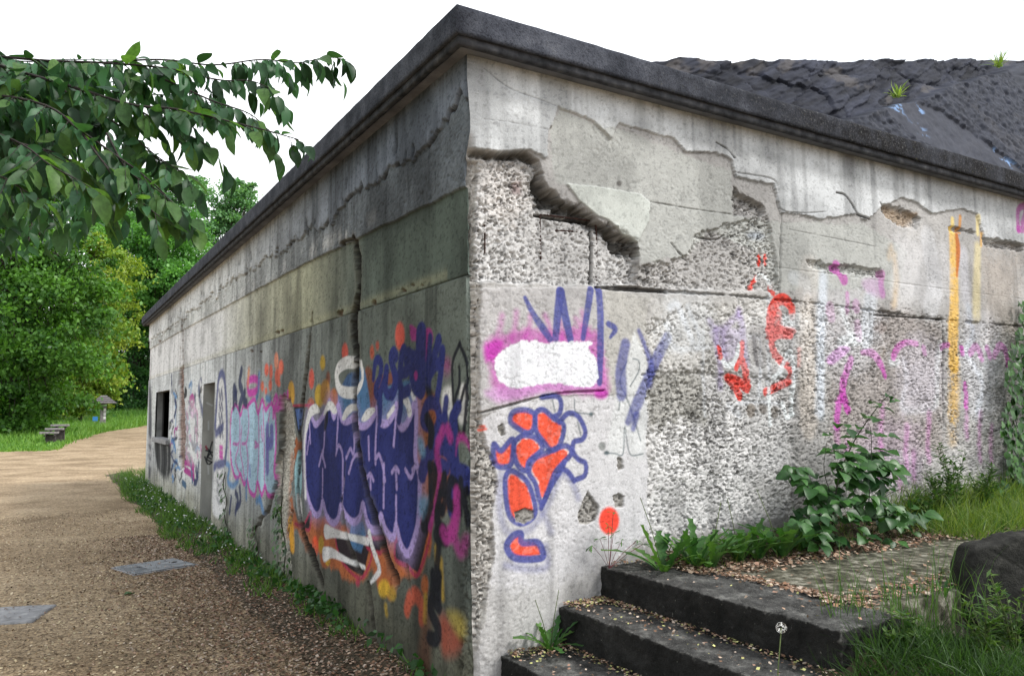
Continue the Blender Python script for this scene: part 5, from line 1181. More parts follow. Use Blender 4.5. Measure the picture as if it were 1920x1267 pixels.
def leaf_mesh(name, mat, w, n=6, curl=0.2, fold=0.12, teeth=0.0, shape='ovate', seed=0):
    """one leaf along +Y, base at the origin, unit length"""
    r = random.Random(seed); V_ = []; F_ = []
    for i in range(n + 1):
        t = i / n
        if shape == 'ovate': hw = w * math.sin(math.pi * t ** 0.85) ** 0.85 if 0 < t < 1 else 0.006
        elif shape == 'dandelion': hw = w * (0.25 + 0.75 * t ** 0.8) * (1.0 if t < 0.92 else 0.5) * (1.0 if i % 2 else 0.42)
        else: hw = w * math.sin(math.pi * (0.06 + 0.94 * t) ** 0.7)
        hw *= 1 + (r.random() - 0.5) * teeth
        z = -curl * t * t; y = t * (1 - 0.12 * curl * t)
        sway = 0.03 * math.sin(t * 5 + seed)
        V_ += [(-hw + sway, y, z + fold * hw * 2), (sway, y, z), (hw + sway, y, z + fold * hw * 2)]
    for i in range(n):
        a = i * 3
        F_ += [(a, a + 1, a + 4, a + 3), (a + 1, a + 2, a + 5, a + 4)]
    return mesh_np(name, V_, F_, mat, None, True)
def place_leaf(me, parent, base, ax, up, size, name='leaf'):
    Rm = frames(np.array([ax], float), np.array([up], float))[0]
    o = bpy.data.objects.new(name, me); col.objects.link(o); o.parent = parent
    m = Matrix.Identity(4)
    sx = size if not hasattr(size, '__len__') else size
    for i in range(3):
        for j in range(3): m[i][j] = Rm[i, j] * size
        m[i][3] = base[i] - parent.location[i]
    o.matrix_local = m
    return o

# ---- trees
def tree(name, label, x, y, blobs, nleaf, lsz, c1, c2, seed, group='trees beyond the path', trunk_r=0.22, cl_r=0.135, z0=None):
    r = np.random.default_rng(seed); rr = random.Random(seed)
    zb = terrain(y) if z0 is None else z0
    t = empty(name, (x, y, zb)); tag(t, label, 'tree', group)
    top = max(b[2] + b[5] * 0.5 for b in blobs)
    mb = MB()
    axis = [(0, 0, -0.3)]
    cx_ = np.mean([b[0] for b in blobs]); cy_ = np.mean([b[1] for b in blobs])
    for i in range(1, 7):
        f = i / 6; axis.append((cx_ * f + rr.uniform(-.2, .2), cy_ * f + rr.uniform(-.2, .2), (top - zb) * f))
    mb.tube(axis, [trunk_r * (1.25 - 0.17 * i) for i in range(7)], 8)
    P = []; C = []
    tot = sum(b[3] * b[4] + b[4] * b[5] + b[3] * b[5] for b in blobs)
    for b in blobs:
        n = int(nleaf * (b[3] * b[4] + b[4] * b[5] + b[3] * b[5]) / tot)
        nc = max(12, int(n / 130))
        d = r.normal(size=(nc, 3)); d /= np.linalg.norm(d, axis=1, keepdims=True)
        rad = r.random(nc) ** 0.42
        cc = d * rad[:, None] * np.array(b[3:6]) + np.array([b[0], b[1], b[2] - zb])
        for q in cc[:: max(1, nc // 14)]:
            k = rr.randint(2, 5); s = Vector(axis[min(k, 6)])
            e = Vector(q); m_ = (s + e) / 2 + Vector((rr.uniform(-.3, .3), rr.uniform(-.3, .3), rr.uniform(0, .5)))
            mb.tube([s, m_, e], [trunk_r * 0.35, trunk_r * 0.2, trunk_r * 0.05], 5, False)
        w = r.integers(0, nc, n)
        sz = cl_r * np.cbrt(b[3] * b[4] * b[5]) * (0.6 + 0.9 * r.random(nc))
        off = r.normal(size=(n, 3)) * np.array([1, 1, 0.42]) * sz[w][:, None]
        off[:, 2] -= 0.12 * (off[:, 0] ** 2 + off[:, 1] ** 2) / sz[w]
        P.append(cc[w] + off)
        mixv = np.clip(r.random(nc)[w] * 0.7 + r.random(n) * 0.5 - 0.1, 0, 1)
        C.append(np.array(c1) * (1 - mixv[:, None]) + np.array(c2) * mixv[:, None])
    P = np.vstack(P); C = np.vstack(C); n = len(P)
    P[:, 2] = np.maximum(P[:, 2], 0.15 + 0.2 * r.random(n))
    ax = r.normal(size=(n, 3)) + np.array([0, 0, -0.5]); up = r.normal(size=(n, 3)) * 0.7 + np.array([0, -0.2, 1.0])
    Vt, Ft = scatter(QUAD_V, QUAD_F, P, frames(ax, up), lsz * (0.65 + 0.7 * r.random(n)))
    mb.build('trunk', M['bark'], t, smooth=True)
    cr = link('crown', mesh_np('crown', Vt, Ft, M['leaf_attr'], np.repeat(C, 4, axis=0)), t)
    cr['kind'] = 'stuff'
    return t
def wpt(px, py, d): return at_depth(px, py, d)
def blob(x, y, px, py, d, rx, ry, rz):
    p = wpt(px, py, d); return (p[0] - x, p[1] - y, p[2], rx, ry, rz)
def tree_px(name, label, basepx, d, blobs, *a, **k):
    p = wpt(basepx, 800, d); x, y = p[0], p[1]
    return tree(name, label, x, y, [blob(x, y, *b) for b in blobs], *a, **k)
DKG, MDG, LTG, YLG = (0.016, 0.05, 0.014), (0.035, 0.11, 0.022), (0.07, 0.17, 0.04), (0.24, 0.30, 0.035)
tree_px('maple_tree', 'dense dark green tree filling the left edge behind the bench', 20, 44,
        [(40, 480, 44, 4.2, 4, 3.6), (100, 600, 43, 4.0, 3.5, 3.6), (-60, 640, 45, 5, 4, 4.5), (60, 720, 44, 4.2, 3.5, 1.9), (-60, 330, 45, 5, 4, 4), (60, 330, 46, 3.4, 3, 3), (130, 520, 44, 2.6, 2.6, 2.6), (10, 778, 43, 3.2, 2.4, 1.1), (60, 778, 46, 2.0, 2.0, 0.9)], 60000, 0.25, (0.022, 0.075, 0.016), (0.15, 0.34, 0.05), 11)
tree_px('ash_tree', 'yellow-green young tree between the dark trees', 150, 63,
        [(185, 520, 63, 3.2, 2.8, 3.2), (205, 610, 63, 2.6, 2.6, 3.0), (160, 690, 63, 3.6, 2.8, 2.6), (120, 745, 62, 3.4, 2.4, 1.4), (180, 735, 63, 1.6, 1.8, 1.6), (60, 755, 61, 3, 2, 1.2), (165, 455, 63, 2.2, 1.8, 1.5)], 34000, 0.27, (0.13, 0.25, 0.03), (0.34, 0.41, 0.06), 12, trunk_r=0.12)
tree_px('beech_tree', 'rounded mid-green tree rising behind the yellow-green one', 290, 78,
        [(270, 480, 78, 5, 4, 4.4), (330, 470, 78, 4.5, 4, 4.5), (225, 440, 80, 4, 3.5, 3.2), (350, 560, 76, 4.5, 4, 4), (260, 570, 78, 4, 4, 4)], 30000, 0.36, (0.06, 0.18, 0.04), (0.17, 0.40, 0.08), 13)
tree_px('oak_tree', 'dark shaded tree beside the far end of the path', 255, 84,
        [(250, 640, 84, 4.2, 4, 5), (270, 720, 84, 4.0, 4, 3.0), (220, 740, 86, 4.5, 4, 2.6), (300, 600, 84, 4, 4, 5), (240, 560, 86, 3.5, 3.5, 4)], 26000, 0.34, (0.018, 0.065, 0.022), (0.08, 0.21, 0.06), 14)
tree_px('tall_tree', 'tall pale airy tree showing above the roof edge', 400, 96,
        [(420, 385, 96, 4.4, 4, 3.6), (455, 355, 96, 2.4, 2.4, 2.2), (390, 450, 96, 5, 4, 5), (460, 420, 98, 4, 4, 4)], 16000, 0.36, (0.09, 0.22, 0.09), (0.20, 0.38, 0.16), 15, trunk_r=0.3)
tree_px('slender_tree', 'thin-crowned tree behind the overhanging branch', 260, 104,
        [(300, 395, 104, 5.0, 4, 5.0), (220, 385, 104, 5, 4, 5), (345, 355, 106, 3.8, 3, 3.2), (150, 400, 104, 6, 4, 6), (290, 350, 105, 3, 3, 2.5)], 26000, 0.38, (0.08, 0.2, 0.08), (0.17, 0.34, 0.13), 16)
tree_px('wood_edge_tree', 'dark leafy tree behind the left edge of the meadow', 60, 66,
        [(0, 600, 66, 7, 4, 7), (90, 700, 66, 6, 4, 4), (150, 640, 68, 5, 4, 5), (-100, 560, 68, 8, 4, 8), (30, 420, 70, 6, 4, 6)], 26000, 0.36, (0.025, 0.08, 0.022), (0.10, 0.26, 0.05), 17)
tree_px('hillside_tree', 'deep green tree closing the view past the path', 330, 110,
        [(270, 720, 110, 8, 4, 5), (330, 640, 110, 8, 4, 7), (190, 700, 112, 8, 4, 6), (400, 560, 112, 7, 4, 7), (440, 480, 112, 5, 4, 5)], 24000, 0.45, (0.025, 0.085, 0.028), (0.09, 0.22, 0.06), 18)
# ---- overhanging branch with single leaves
beech_me = [leaf_mesh('leaf', M['leaf_beech'], w, 6, cu, 0.16, 0.12, 'ovate', i) for i, (w, cu) in enumerate(((0.23, 0.12), (0.25, 0.35), (0.20, -0.12), (0.28, 0.18)))]
tp = at_depth(-1150, 800, 4.2)
over = empty('overhanging_tree', (tp[0], tp[1], 0.0))
tag(over, 'tree outside the left edge whose leafy branches hang across the sky', 'tree')
limbs = [[(-1150, 300, 4.3), (-500, 60, 4.0), (-150, 90, 3.7), (90, 150, 3.5), (240, 195, 3.5), (330, 205, 3.5), (430, 228, 3.55), (500, 245, 3.6), (560, 262, 3.65)],
         [(-500, 60, 4.0), (-200, 150, 3.6), (60, 190, 3.3), (150, 245, 3.2), (215, 290, 3.2), (270, 330, 3.2), (330, 385, 3.25), (375, 440, 3.3)],
         [(-150, 90, 3.7), (60, 112, 3.7), (190, 118, 3.7), (310, 128, 3.7), (410, 150, 3.8), (470, 152, 3.8), (515, 170, 3.8)],
         [(190, 118, 3.7), (300, 112, 3.8), (400, 122, 3.9), (490, 112, 4.0), (560, 118, 4.0), (610, 108, 4.0), (650, 112, 4.1)],
         [(-200, 150, 3.6), (-50, 230, 3.2), (40, 270, 3.1), (95, 310, 3.0), (150, 340, 3.0), (190, 365, 3.0)],
         [(90, 150, 3.5), (170, 205, 3.7), (250, 265, 3.8), (300, 300, 3.8), (335, 325, 3.85)],
         [(240, 195, 3.5), (310, 235, 3.55), (370, 262, 3.6), (405, 285, 3.6)],
         [(60, 112, 3.7), (150, 160, 3.9), (230, 175, 4.0), (330, 180, 4.0), (400, 195, 4.0)],
         [(-150, 110, 3.5), (0, 150, 3.4), (60, 210, 3.4), (100, 260, 3.4)], [(-100, 60, 4.3), (20, 112, 4.3), (120, 112, 4.3), (220, 112, 4.3)],
         [(-120, 280, 3.0), (0, 330, 2.9), (50, 360, 2.9), (90, 385, 2.9)], [(40, 270, 3.1), (110, 290, 3.2), (170, 330, 3.3), (215, 380, 3.3)], [(170, 205, 3.7), (230, 240, 3.6), (290, 290, 3.5), (350, 330, 3.5)], [(200, 250, 3.3), (240, 320, 3.2), (300, 360, 3.2), (345, 400, 3.2)], [(310, 150, 3.7), (400, 190, 3.7), (470, 215, 3.7), (520, 262, 3.7)], [(150, 245, 3.2), (190, 300, 3.1), (230, 350, 3.1), (285, 395, 3.1), (305, 410, 3.1)]]
twig = MB(); leaf_list = []
tb_ = MB(); tb_.tube([(0, 0, -0.2), (0.05, 0.1, 1.2), (0.0, 0.2, 2.6), (0.1, 0.2, 4.2), (0.2, 0.3, 6)], [0.22, 0.19, 0.17, 0.12, 0.05], 10)
tb_.build('trunk', M['bark'], over, smooth=True)
s0 = Vector((over.location[0], over.location[1] + 0.2, 2.8))
for li, L in enumerate(limbs):
    pts = [Vector(at_depth(*q)) for q in L]
    if li == 0: pts = [s0] + pts[1:]
    P3 = smooth_path([tuple(p) for p in pts], False, 6); n = len(P3)
    r0 = 0.009 if li == 0 else (0.006 if li < 3 else 0.004)
    rad = [r0 * (1 - 0.85 * i / (n - 1)) + 0.0012 for i in range(n)]
    twig.tube([tuple(np.array(p) - np.array(over.location)) for p in P3], rad, 5, False)
    acc = 0.0; sidesgn = 1
    for i in range(1, n):
        seg = P3[i] - P3[i - 1]; Ls = np.linalg.norm(seg); t = seg / (Ls + 1e-9); acc += Ls
        pv = ROT.T @ (P3[i] - CAM); ppx = CX + F_PX * pv[0] / -pv[2]
        if ppx < -140: continue
        while acc > 0.024:
            acc -= 0.024; sidesgn *= -1
            sd = np.cross(t, (0, 0, 1)); sd /= np.linalg.norm(sd) + 1e-9
            ax = t * rnd.uniform(0.2, 0.9) + sd * sidesgn * rnd.uniform(0.2, 0.9) + np.array([0, 0, -1]) * rnd.uniform(-0.3, 1.5)
            if rnd.random() < 0.3:      # short side shoot carrying several leaves
                d_ = t * 0.5 + sd * sidesgn * 0.7 + np.array([0, 0, -0.45]); d_ /= np.linalg.norm(d_)
                e = P3[i] + d_ * rnd.uniform(0.08, 0.2)
                twig.tube([tuple(P3[i] - np.array(over.location)), tuple(e - np.array(over.location))], [0.002, 0.001], 4, False)
                for k_ in range(4):
                    bpt = P3[i] + (e - P3[i]) * (0.3 + 0.23 * k_)
                    leaf_list.append((bpt, d_ * 0.5 + sd * (-1) ** k_ * 0.6 + np.array([0, 0, -rnd.uniform(0.4, 1.3)]), rnd.uniform(0.055, 0.13)))
            else:
                leaf_list.append((P3[i] - t * rnd.uniform(0, Ls), ax, rnd.uniform(0.055, 0.14)))
ocl = []  # crown out of view, added to shade the side wall and near path
for cx_, cy_, cz_, r_, n_ in ((-5.6, -1.0, 5.2, 1.9, 900), (-5.4, 2.0, 6.0, 2.0, 900), (-6.8, 0.5, 7.5, 2.3, 900), (-6.0, -3.4, 6.2, 1.9, 700), (-6.2, 4.8, 5.6, 1.8, 700), (-7.5, 2.5, 4.5, 1.8, 600)):
    d_ = rng.normal(size=(n_, 3)); d_ /= np.linalg.norm(d_, axis=1, keepdims=True)
    ocl.append(d_ * (rng.random((n_, 1)) ** 0.5) * r_ + np.array([cx_, cy_, cz_]))
    twig.tube([(0.1, 0.2, 3.6), tuple((np.array([cx_, cy_, cz_]) - np.array(over.location)) * 0.6 + np.array([0, 0, 0.8])), tuple(np.array([cx_, cy_, cz_]) - np.array(over.location))], [0.08, 0.05, 0.015], 6, False)
ocl = np.vstack(ocl)
Vt, Ft = scatter(QUAD_V, QUAD_F, ocl - np.array(over.location), frames(rng.normal(size=(len(ocl), 3)) + np.array([0, 0, -.6]), rng.normal(size=(len(ocl), 3)) * .5 + np.array([0, 0, 1])), 0.16 + 0.12 * rng.random(len(ocl)))
o = link('crown', mesh_np('crown', Vt, Ft, M['leaf_attr'], np.repeat(np.array([[0.045, 0.12, 0.04]]) * (0.6 + 0.9 * rng.random((len(ocl), 1))), 4, axis=0)), over); o['kind'] = 'stuff'
twig.build('branch', M['twig'], over, smooth=True)
# the deep shade of leaves further back in the corner
for k_ in range(2300):
    px, py = rnd.uniform(-120, 330), rnd.uniform(118, 385)
    if px > 60 + (350 - py) * 0.85 + rnd.uniform(-60, 60): continue
    leaf_list.append((at_depth(px, py, rnd.uniform(3.3, 5.2)), np.array([rnd.uniform(-1, 1), rnd.uniform(-1, 1), -rnd.uniform(0.2, 1.4)]), rnd.uniform(0.08, 0.12)))
for k_ in range(650):
    px, py = rnd.uniform(-120, 230), rnd.uniform(300, 470)
    if px > 150 + (420 - py) * 0.6 + rnd.uniform(-50, 50): continue
    leaf_list.append((at_depth(px, py, rnd.uniform(4.2, 6.5)), np.array([rnd.uniform(-1, 1), rnd.uniform(-1, 1), -rnd.uniform(0.2, 1.4)]), rnd.uniform(0.07, 0.12)))
def seen(p):
    q = ROT.T @ (p - CAM); return -q[2]
keepl = [(b, a, s_) for b, a, s_ in leaf_list]
keepl.sort(key=lambda e: -e[2] / seen(e[0]))
inview = [e for e in keepl if CX + F_PX * (ROT.T @ (e[0] - CAM))[0] / seen(e[0]) > 0]
first = inview[:300]; fid = set(id(e) for e in first)
for b, a, s_ in first:
    place_leaf(beech_me[rnd.randrange(4)], over, b, a, (rnd.uniform(-.5, .5), rnd.uniform(-.7, .1), rnd.uniform(.4, 1)), s_)
rest = [e for e in keepl if id(e) not in fid]
bv = np.zeros(len(beech_me[0].vertices) * 3); beech_me[1].vertices.foreach_get('co', bv); bv = bv.reshape(-1, 3)
bf = np.array([list(p.vertices) for p in beech_me[1].polygons])
Pp = np.array([e[0] for e in rest]) - np.array(over.location)
Vt, Ft = scatter(bv, bf, Pp, frames(np.array([e[1] for e in rest]), rng.normal(size=(len(rest), 3)) * 0.4 + np.array([0, -0.3, 0.8])), np.array([e[2] for e in rest]))
lc = np.array([0.036, 0.10, 0.042])[None] * (0.4 + 1.2 * rng.random((len(rest), 1)))
o = link('foliage', mesh_np('foliage', Vt, Ft, M['leaf_attr'], np.repeat(lc, len(bv), axis=0), True), over); o['kind'] = 'stuff'

# ---- plants by the front wall
bram_me = [leaf_mesh('leaf', M['leaf_bramble'], w, 6, cu, 0.18, 0.25, 'ovate', 20 + i) for i, (w, cu) in enumerate(((0.36, 0.15), (0.40, 0.3), (0.33, 0.05)))]
dand_me = [leaf_mesh('leaf', M['leaf_dandelion'], w, 11, cu, 0.15, 0.3, 'dandelion', 40 + i) for i, (w, cu) in enumerate(((0.13, 0.25), (0.15, 0.5), (0.12, 0.1), (0.14, 0.7)))]
ivy_me = [leaf_mesh('leaf', M['leaf_ivy'], w, 4, cu, 0.12, 0.3, 'ovate', 60 + i) for i, (w, cu) in enumerate(((0.42, 0.1), (0.46, 0.2)))]
bb = on_y(1600, 985, -0.33)
bram = empty('bramble_bush', (bb[0], bb[1], debris_z(np.array([bb[0]]), np.array([bb[1]]))[0]))
tag(bram, 'leafy bramble bush with one tall arching cane against the front wall', 'bush')
def trifoliate(parent, base, ax, size, mes):
    ax = np.array(ax, float); ax /= np.linalg.norm(ax)
    sd = np.cross(ax, (0, 0, 1)); sd /= np.linalg.norm(sd) + 1e-9
    upv = np.array([rnd.uniform(-.4, .2), -rnd.uniform(0.3, 1.1), 1.0])
    for d, s_ in ((ax, 1.0), (ax * 0.35 + sd, 0.85), (ax * 0.35 - sd, 0.85)):
        place_leaf(mes[rnd.randrange(len(mes))], parent, np.array(base) + d * 0.012, d + np.array([0, 0, -0.25]), upv, size * s_)
canes = [([(1560, 985), (1572, 900), (1600, 830), (1640, 770), (1668, 738)], 0.006), ([(1625, 985), (1632, 900), (1634, 830), (1632, 800)], 0.004), ([(1600, 990), (1660, 930), (1700, 920), (1710, 970)], 0.004), ([(1570, 990), (1520, 920), (1495, 890), (1488, 880)], 0.004), ([(1590, 990), (1560, 930), (1545, 880), (1550, 830)], 0.004), ([(1640, 995), (1680, 960), (1690, 1000)], 0.003), ([(1610, 990), (1600, 930), (1620, 880)], 0.004)]
for pts, r_ in canes:
    yy = [-0.30 + 0.03 * rnd.uniform(-1, 1) for _ in pts]
    P3 = smooth_path([tuple(on_y(p[0], p[1], y_)) for p, y_ in zip(pts, yy)], False, 5)
    MB().tube([tuple(p - np.array(bram.location)) for p in P3], [r_ * (1 - 0.6 * i / len(P3)) for i in range(len(P3))], 5, False).build('cane', M['cane'], bram, smooth=True)
for px, py, s_ in ((1668, 742, .05), (1655, 765, .06), (1640, 755, .06), (1625, 780, .085), (1645, 785, .07), (1570, 795, .07), (1590, 803, .075), (1610, 800, .06), (1555, 815, .05), (1575, 850, .10), (1560, 842, .07), (1600, 820, .075), (1640, 815, .09), (1665, 818, .08), (1660, 845, .08), (1630, 850, .08), (1650, 855, .075), (1548, 850, .06), (1678, 752, .05)):
    p = on_y(px, py, -0.30 + rnd.uniform(-.05, .05))
    a = np.array([rnd.uniform(-1, 1), rnd.uniform(-1, .1), rnd.uniform(-.3, .2)]); a /= np.linalg.norm(a)
    place_leaf(bram_me[rnd.randrange(3)], bram, p, a, (rnd.uniform(-.3, .3), -0.5, 1), s_ * 1.5)
    place_leaf(bram_me[rnd.randrange(3)], bram, p, -a, (rnd.uniform(-.3, .3), -0.5, 1), s_ * 1.25)
poly_b = [(1500, 890, 18), (1535, 910, 28), (1560, 930, 40), (1620, 860, 28), (1590, 870, 25), (1650, 870, 22), (1600, 930, 50), (1640, 930, 50), (1680, 950, 40), (1700, 980, 30), (1560, 975, 45), (1610, 980, 50), (1660, 990, 45), (1520, 960, 35), (1645, 890, 35), (1600, 890, 30), (1690, 1005, 25), (1540, 1000, 30)]
for px, py, rr_ in poly_b:
    for k_ in range(8):
        q = on_y(px + rnd.uniform(-rr_, rr_), py + rnd.uniform(-rr_, rr_) * 0.8, -0.30 + rnd.uniform(-.2, .16))
        trifoliate(bram, q, (rnd.uniform(-1, 1), rnd.uniform(-1.2, .2), rnd.uniform(-.5, .3)), rnd.uniform(0.075, 0.13), bram_me)

def dandelion(base, n, length, label, spread=0.9, stalks=0, seed=0, kind='dandelion_plant'):
    r = random.Random(seed)
    t = empty(kind, base); tag(t, label, 'plant', 'broad-leaved weeds')
    for i in range(n):
        an = 2 * math.pi * (i + r.random() * 0.7) / n
        el = r.uniform(0.7, 2.2)
        ax = np.array([math.cos(an) * spread, math.sin(an) * spread, el * 1.1])
        place_leaf(dand_me[r.randrange(4)], t, np.array(base) + np.array([math.cos(an), math.sin(an), 0]) * 0.012, ax, (-math.cos(an), -math.sin(an), 1.2), length * r.uniform(0.7, 1.15))
    for i in range(stalks):
        an = r.uniform(0, 6.28); h = length * r.uniform(1.0, 1.7); lean = r.uniform(0.05, 0.5)
        e = Vector((math.cos(an) * h * lean, math.sin(an) * h * lean, h))
        MB().tube([(0, 0, 0), tuple(e * 0.5 + Vector((0, 0, h * 0.08))), tuple(e)], [0.0028, 0.0024, 0.002], 5).build('stalk', M['stem'], t, smooth=True)
    return t
def dz(x, y): return float(debris_z(np.array([float(x)]), np.array([float(y)]))[0])
dl = [((1243, 1000), 8, .23, 'upright dandelion at the foot of the white render edge', 1), ((1300, 1008), 11, .21, 'dandelion clump left of the group under the rough wall', 0), ((1330, 1005), 10, .22, 'dandelion clump nearest the middle of the rough wall foot', 1), ((1385, 995), 11, .22, 'dandelion clump with a fallen pale stalk beside it', 1), ((1420, 985), 9, .20, 'low dandelion behind the others against the wall', 0), ((1465, 1000), 12, .23, 'large dandelion just left of the bramble bush', 1), ((1500, 1005), 8, .16, 'small dandelion under the left edge of the bramble', 0)]
for i, ((px, py), n, ln, lb, stk) in enumerate(dl):
    q = on_y(px, py, -0.28 - 0.03 * (i % 3)); q[2] = dz(q[0], q[1]) - 0.005
    dandelion(tuple(q), n + 5, ln * 1.3, lb, 0.75, stk, 100 + i)
q = on_z(1005, 1205, 0.298)
dandelion((q[0] - 0.02, -0.09, 0.296), 15, 0.21, 'dandelion growing from the lowest visible step by the wall', 0.85, 2, 120)
sp_ = on_y(1140, 1045, -0.05)
herb = empty('herb_robert', (sp_[0], -0.06, 0.685)); tag(herb, 'small reddish-stemmed weed on the top step before the red dot', 'plant')
M['redstem'] = plain('red_stem', [(0.3, (0.10, 0.03, 0.04)), (0.7, (0.2, 0.06, 0.07))], 40, 0.7, 0.1, 0.002)
for px, py in ((1110, 1022), (1125, 1010), (1150, 1000), (1165, 1015), (1195, 1012), (1150, 960), (1140, 985), (1205, 1020)):
    e = on_y(px, py, -0.06 - rnd.uniform(0, .08))
    MB().tube([(0, 0, 0), tuple((e - np.array(herb.location)) * 0.5 + np.array([0, 0, 0.01])), tuple(e - np.array(herb.location))], 0.0016, 4, False).build('stem', M['redstem'], herb)
    for k_ in range(5):
        place_leaf(dand_me[rnd.randrange(4)], herb, e, (rnd.uniform(-1, 1), rnd.uniform(-1, 1), rnd.uniform(-.3, .5)), (0, -.5, 1), rnd.uniform(.03, .05))
# dandelion clock
hd = at_depth(1465, 1176, 3.05); ft_ = at_depth(1450, 1330, 3.0)
clock = empty('dandelion_clock', tuple(ft_)); tag(clock, 'single dandelion seed head on a thin stalk in front of the steps', 'flower')
l0 = np.array(clock.location)
MB().tube([(0, 0, -0.25), tuple((hd - l0) * 0.5 + np.array([0.004, 0, 0])), tuple(hd - l0)], [0.003, 0.0026, 0.002], 6).build('stalk', M['stem'], clock, smooth=True)
mbp = MB()
for k_ in range(75):
    d_ = rng.normal(size=3); d_ /= np.linalg.norm(d_); e = hd - l0 + d_ * 0.021
    t1 = np.cross(d_, (0.3, 0.5, 0.8)); t1 /= np.linalg.norm(t1); t2 = np.cross(d_, t1)
    n = len(mbp.v); mbp.v += [tuple(hd - l0)] + [tuple(e + (t1 * math.cos(a_) + t2 * math.sin(a_)) * 0.0042) for a_ in (0, 2.1, 4.2)]
    mbp.f += [[n + 1, n + 2, n + 3]]
sh = mbp.build('seed_head', M['fluff'], clock); sh['kind'] = 'stuff'

# ivy on the right end of the front wall
ivb = on_y(1935, 960, -0.1); ivy = empty('ivy', (ivb[0], -0.08, 0.72)); tag(ivy, 'dark glossy ivy climbing the right end of the front wall', 'ivy')
stm = MB()
for (xa, za) in ((5.9, 2.1), (6.3, 2.4), (6.8, 2.5), (5.6, 1.5)):
    stm.tube([(0, 0, -0.1), ((xa - ivb[0]) * 0.6 + 0.1, 0.03, za * 0.3), (xa - ivb[0], 0.04, za - 0.72)], [0.012, 0.008, 0.003], 5, False)
stm.build('stem', M['cane'], ivy)
cand = []
while len(cand) < 1300:
    px, py = rnd.uniform(1862, 2030), rnd.uniform(560, 930)
    lim = 1898 if py < 640 else (1890 - (py - 640) * 0.18 if py < 720 else 1876 - 8 * math.sin(py * .05))
    if py < 620 and px < 1905 + 10 * math.sin(py): continue
    if px < lim + rnd.uniform(-4, 12): continue
    cand.append((px, py))
ivl = [(on_y(px, py, -0.03 - rnd.random() * 0.16), rnd.uniform(.05, .085), px) for px, py in cand]
ivl.sort(key=lambda e: e[2])
for p, s_, px in ivl[:300]:
    place_leaf(ivy_me[rnd.randrange(2)], ivy, p, (rnd.uniform(-.8, .8), -rnd.uniform(.1, .6), -1), (rnd.uniform(-.4, .4), -1, rnd.uniform(0, .6)), s_)
Vq = np.array([e[0] for e in ivl[300:]]) - np.array(ivy.location); n = len(Vq)
Vt, Ft = scatter(QUAD_V, QUAD_F, Vq, frames(rng.normal(size=(n, 3)) * .5 + np.array([0, -.3, -1]), rng.normal(size=(n, 3)) * .3 + np.array([0, -1, .3])), np.array([e[1] * 1.2 for e in ivl[300:]]))
o = link('foliage', mesh_np('foliage', Vt, Ft, M['leaf_attr'], np.repeat(np.array([[.03, .09, .02]]) * (.5 + rng.random((n, 1))), 4, axis=0)), ivy); o['kind'] = 'stuff'

# ---- creeping vines on the side wall
def vine(px0, py0, px1, py1, n, label, w=0.10):
    b = on_x(px1, py1, -0.03); t = empty('creeping_vine', (b[0], b[1], max(b[2], 0.0))); tag(t, label, 'vine', 'vines on the side wall')
    k = 9; pts = []
    for i in range(k):
        f = i / (k - 1); q = on_x(px1 + (px0 - px1) * f + 3 * math.sin(i * 1.7), py1 + (py0 - py1) * f, -0.02)
        pts.append(tuple(q - np.array(t.location)))
    MB().tube(pts, 0.006, 4, False).build('stem', M['cane'], t)
    for i in range(n):
        f = rnd.random() ** 1.2; c = np.array(pts[int(f * (k - 1))]) + np.array(t.location)
        p = c + np.array([-rnd.uniform(0.0, .05), rnd.gauss(0, w * (1.3 - f)), rnd.gauss(0, .08)])
        place_leaf(ivy_me[rnd.randrange(2)], t, p, (-rnd.uniform(.2, .8), rnd.uniform(-.6, .6), -1), (-1, rnd.uniform(-.4, .1), rnd.uniform(.1, .6)), rnd.uniform(.035, .065))
vine(527, 930, 540, 1150, 150, 'green vine climbing the broken joint between the two bubble-letter pieces', 0.13)
vine(420, 885, 425, 1010, 60, 'small vine at the wall foot right of the white panel', 0.10)
vine(478, 985, 486, 1070, 60, 'low vine under the pale blue bubble letters', 0.16)

# ------------------------------------------------------------------ grass and litter
BL_V = [(-0.5, 0, 0), (0.5, 0, 0), (-0.42, 0.38, 0.04), (0.42, 0.38, 0.04), (-0.25, 0.74, 0.18), (0.25, 0.74, 0.18), (0.0, 1.0, 0.42)]
BL_F = [(0, 1, 3, 2), (2, 3, 5, 4), (4, 5, 6, 6)]
def grass(name, label, pos, hgt, wid, c1, c2, lean=0.35, seed=0):
    r = np.random.default_rng(seed); n = len(pos); pos = np.asarray(pos, float)
    ax = r.normal(size=(n, 3)) * lean; ax[:, 2] = 1.0
    up = r.normal(size=(n, 3)); up[:, 2] = 0.1
    h = np.asarray(hgt) * (0.5 + 0.8 * r.random(n)); w = wid * (0.7 + 0.6 * r.random(n))
    sc = np.column_stack([w, h, h])
    tv = np.array(BL_V); tri = np.array([(0, 1, 3), (0, 3, 2), (2, 3, 5), (2, 5, 4), (4, 5, 6)])
    Vt, Ft = scatter(tv, tri, pos, frames(ax, up), sc)
    m_ = r.random((n, 1)); c = np.array(c1) * (1 - m_) + np.array(c2) * m_
    o = link(name, mesh_np(name, Vt, Ft, M['leaf_attr'], np.repeat(c, 7, axis=0)))
    tag(o, label, 'grass', kind='stuff'); return o
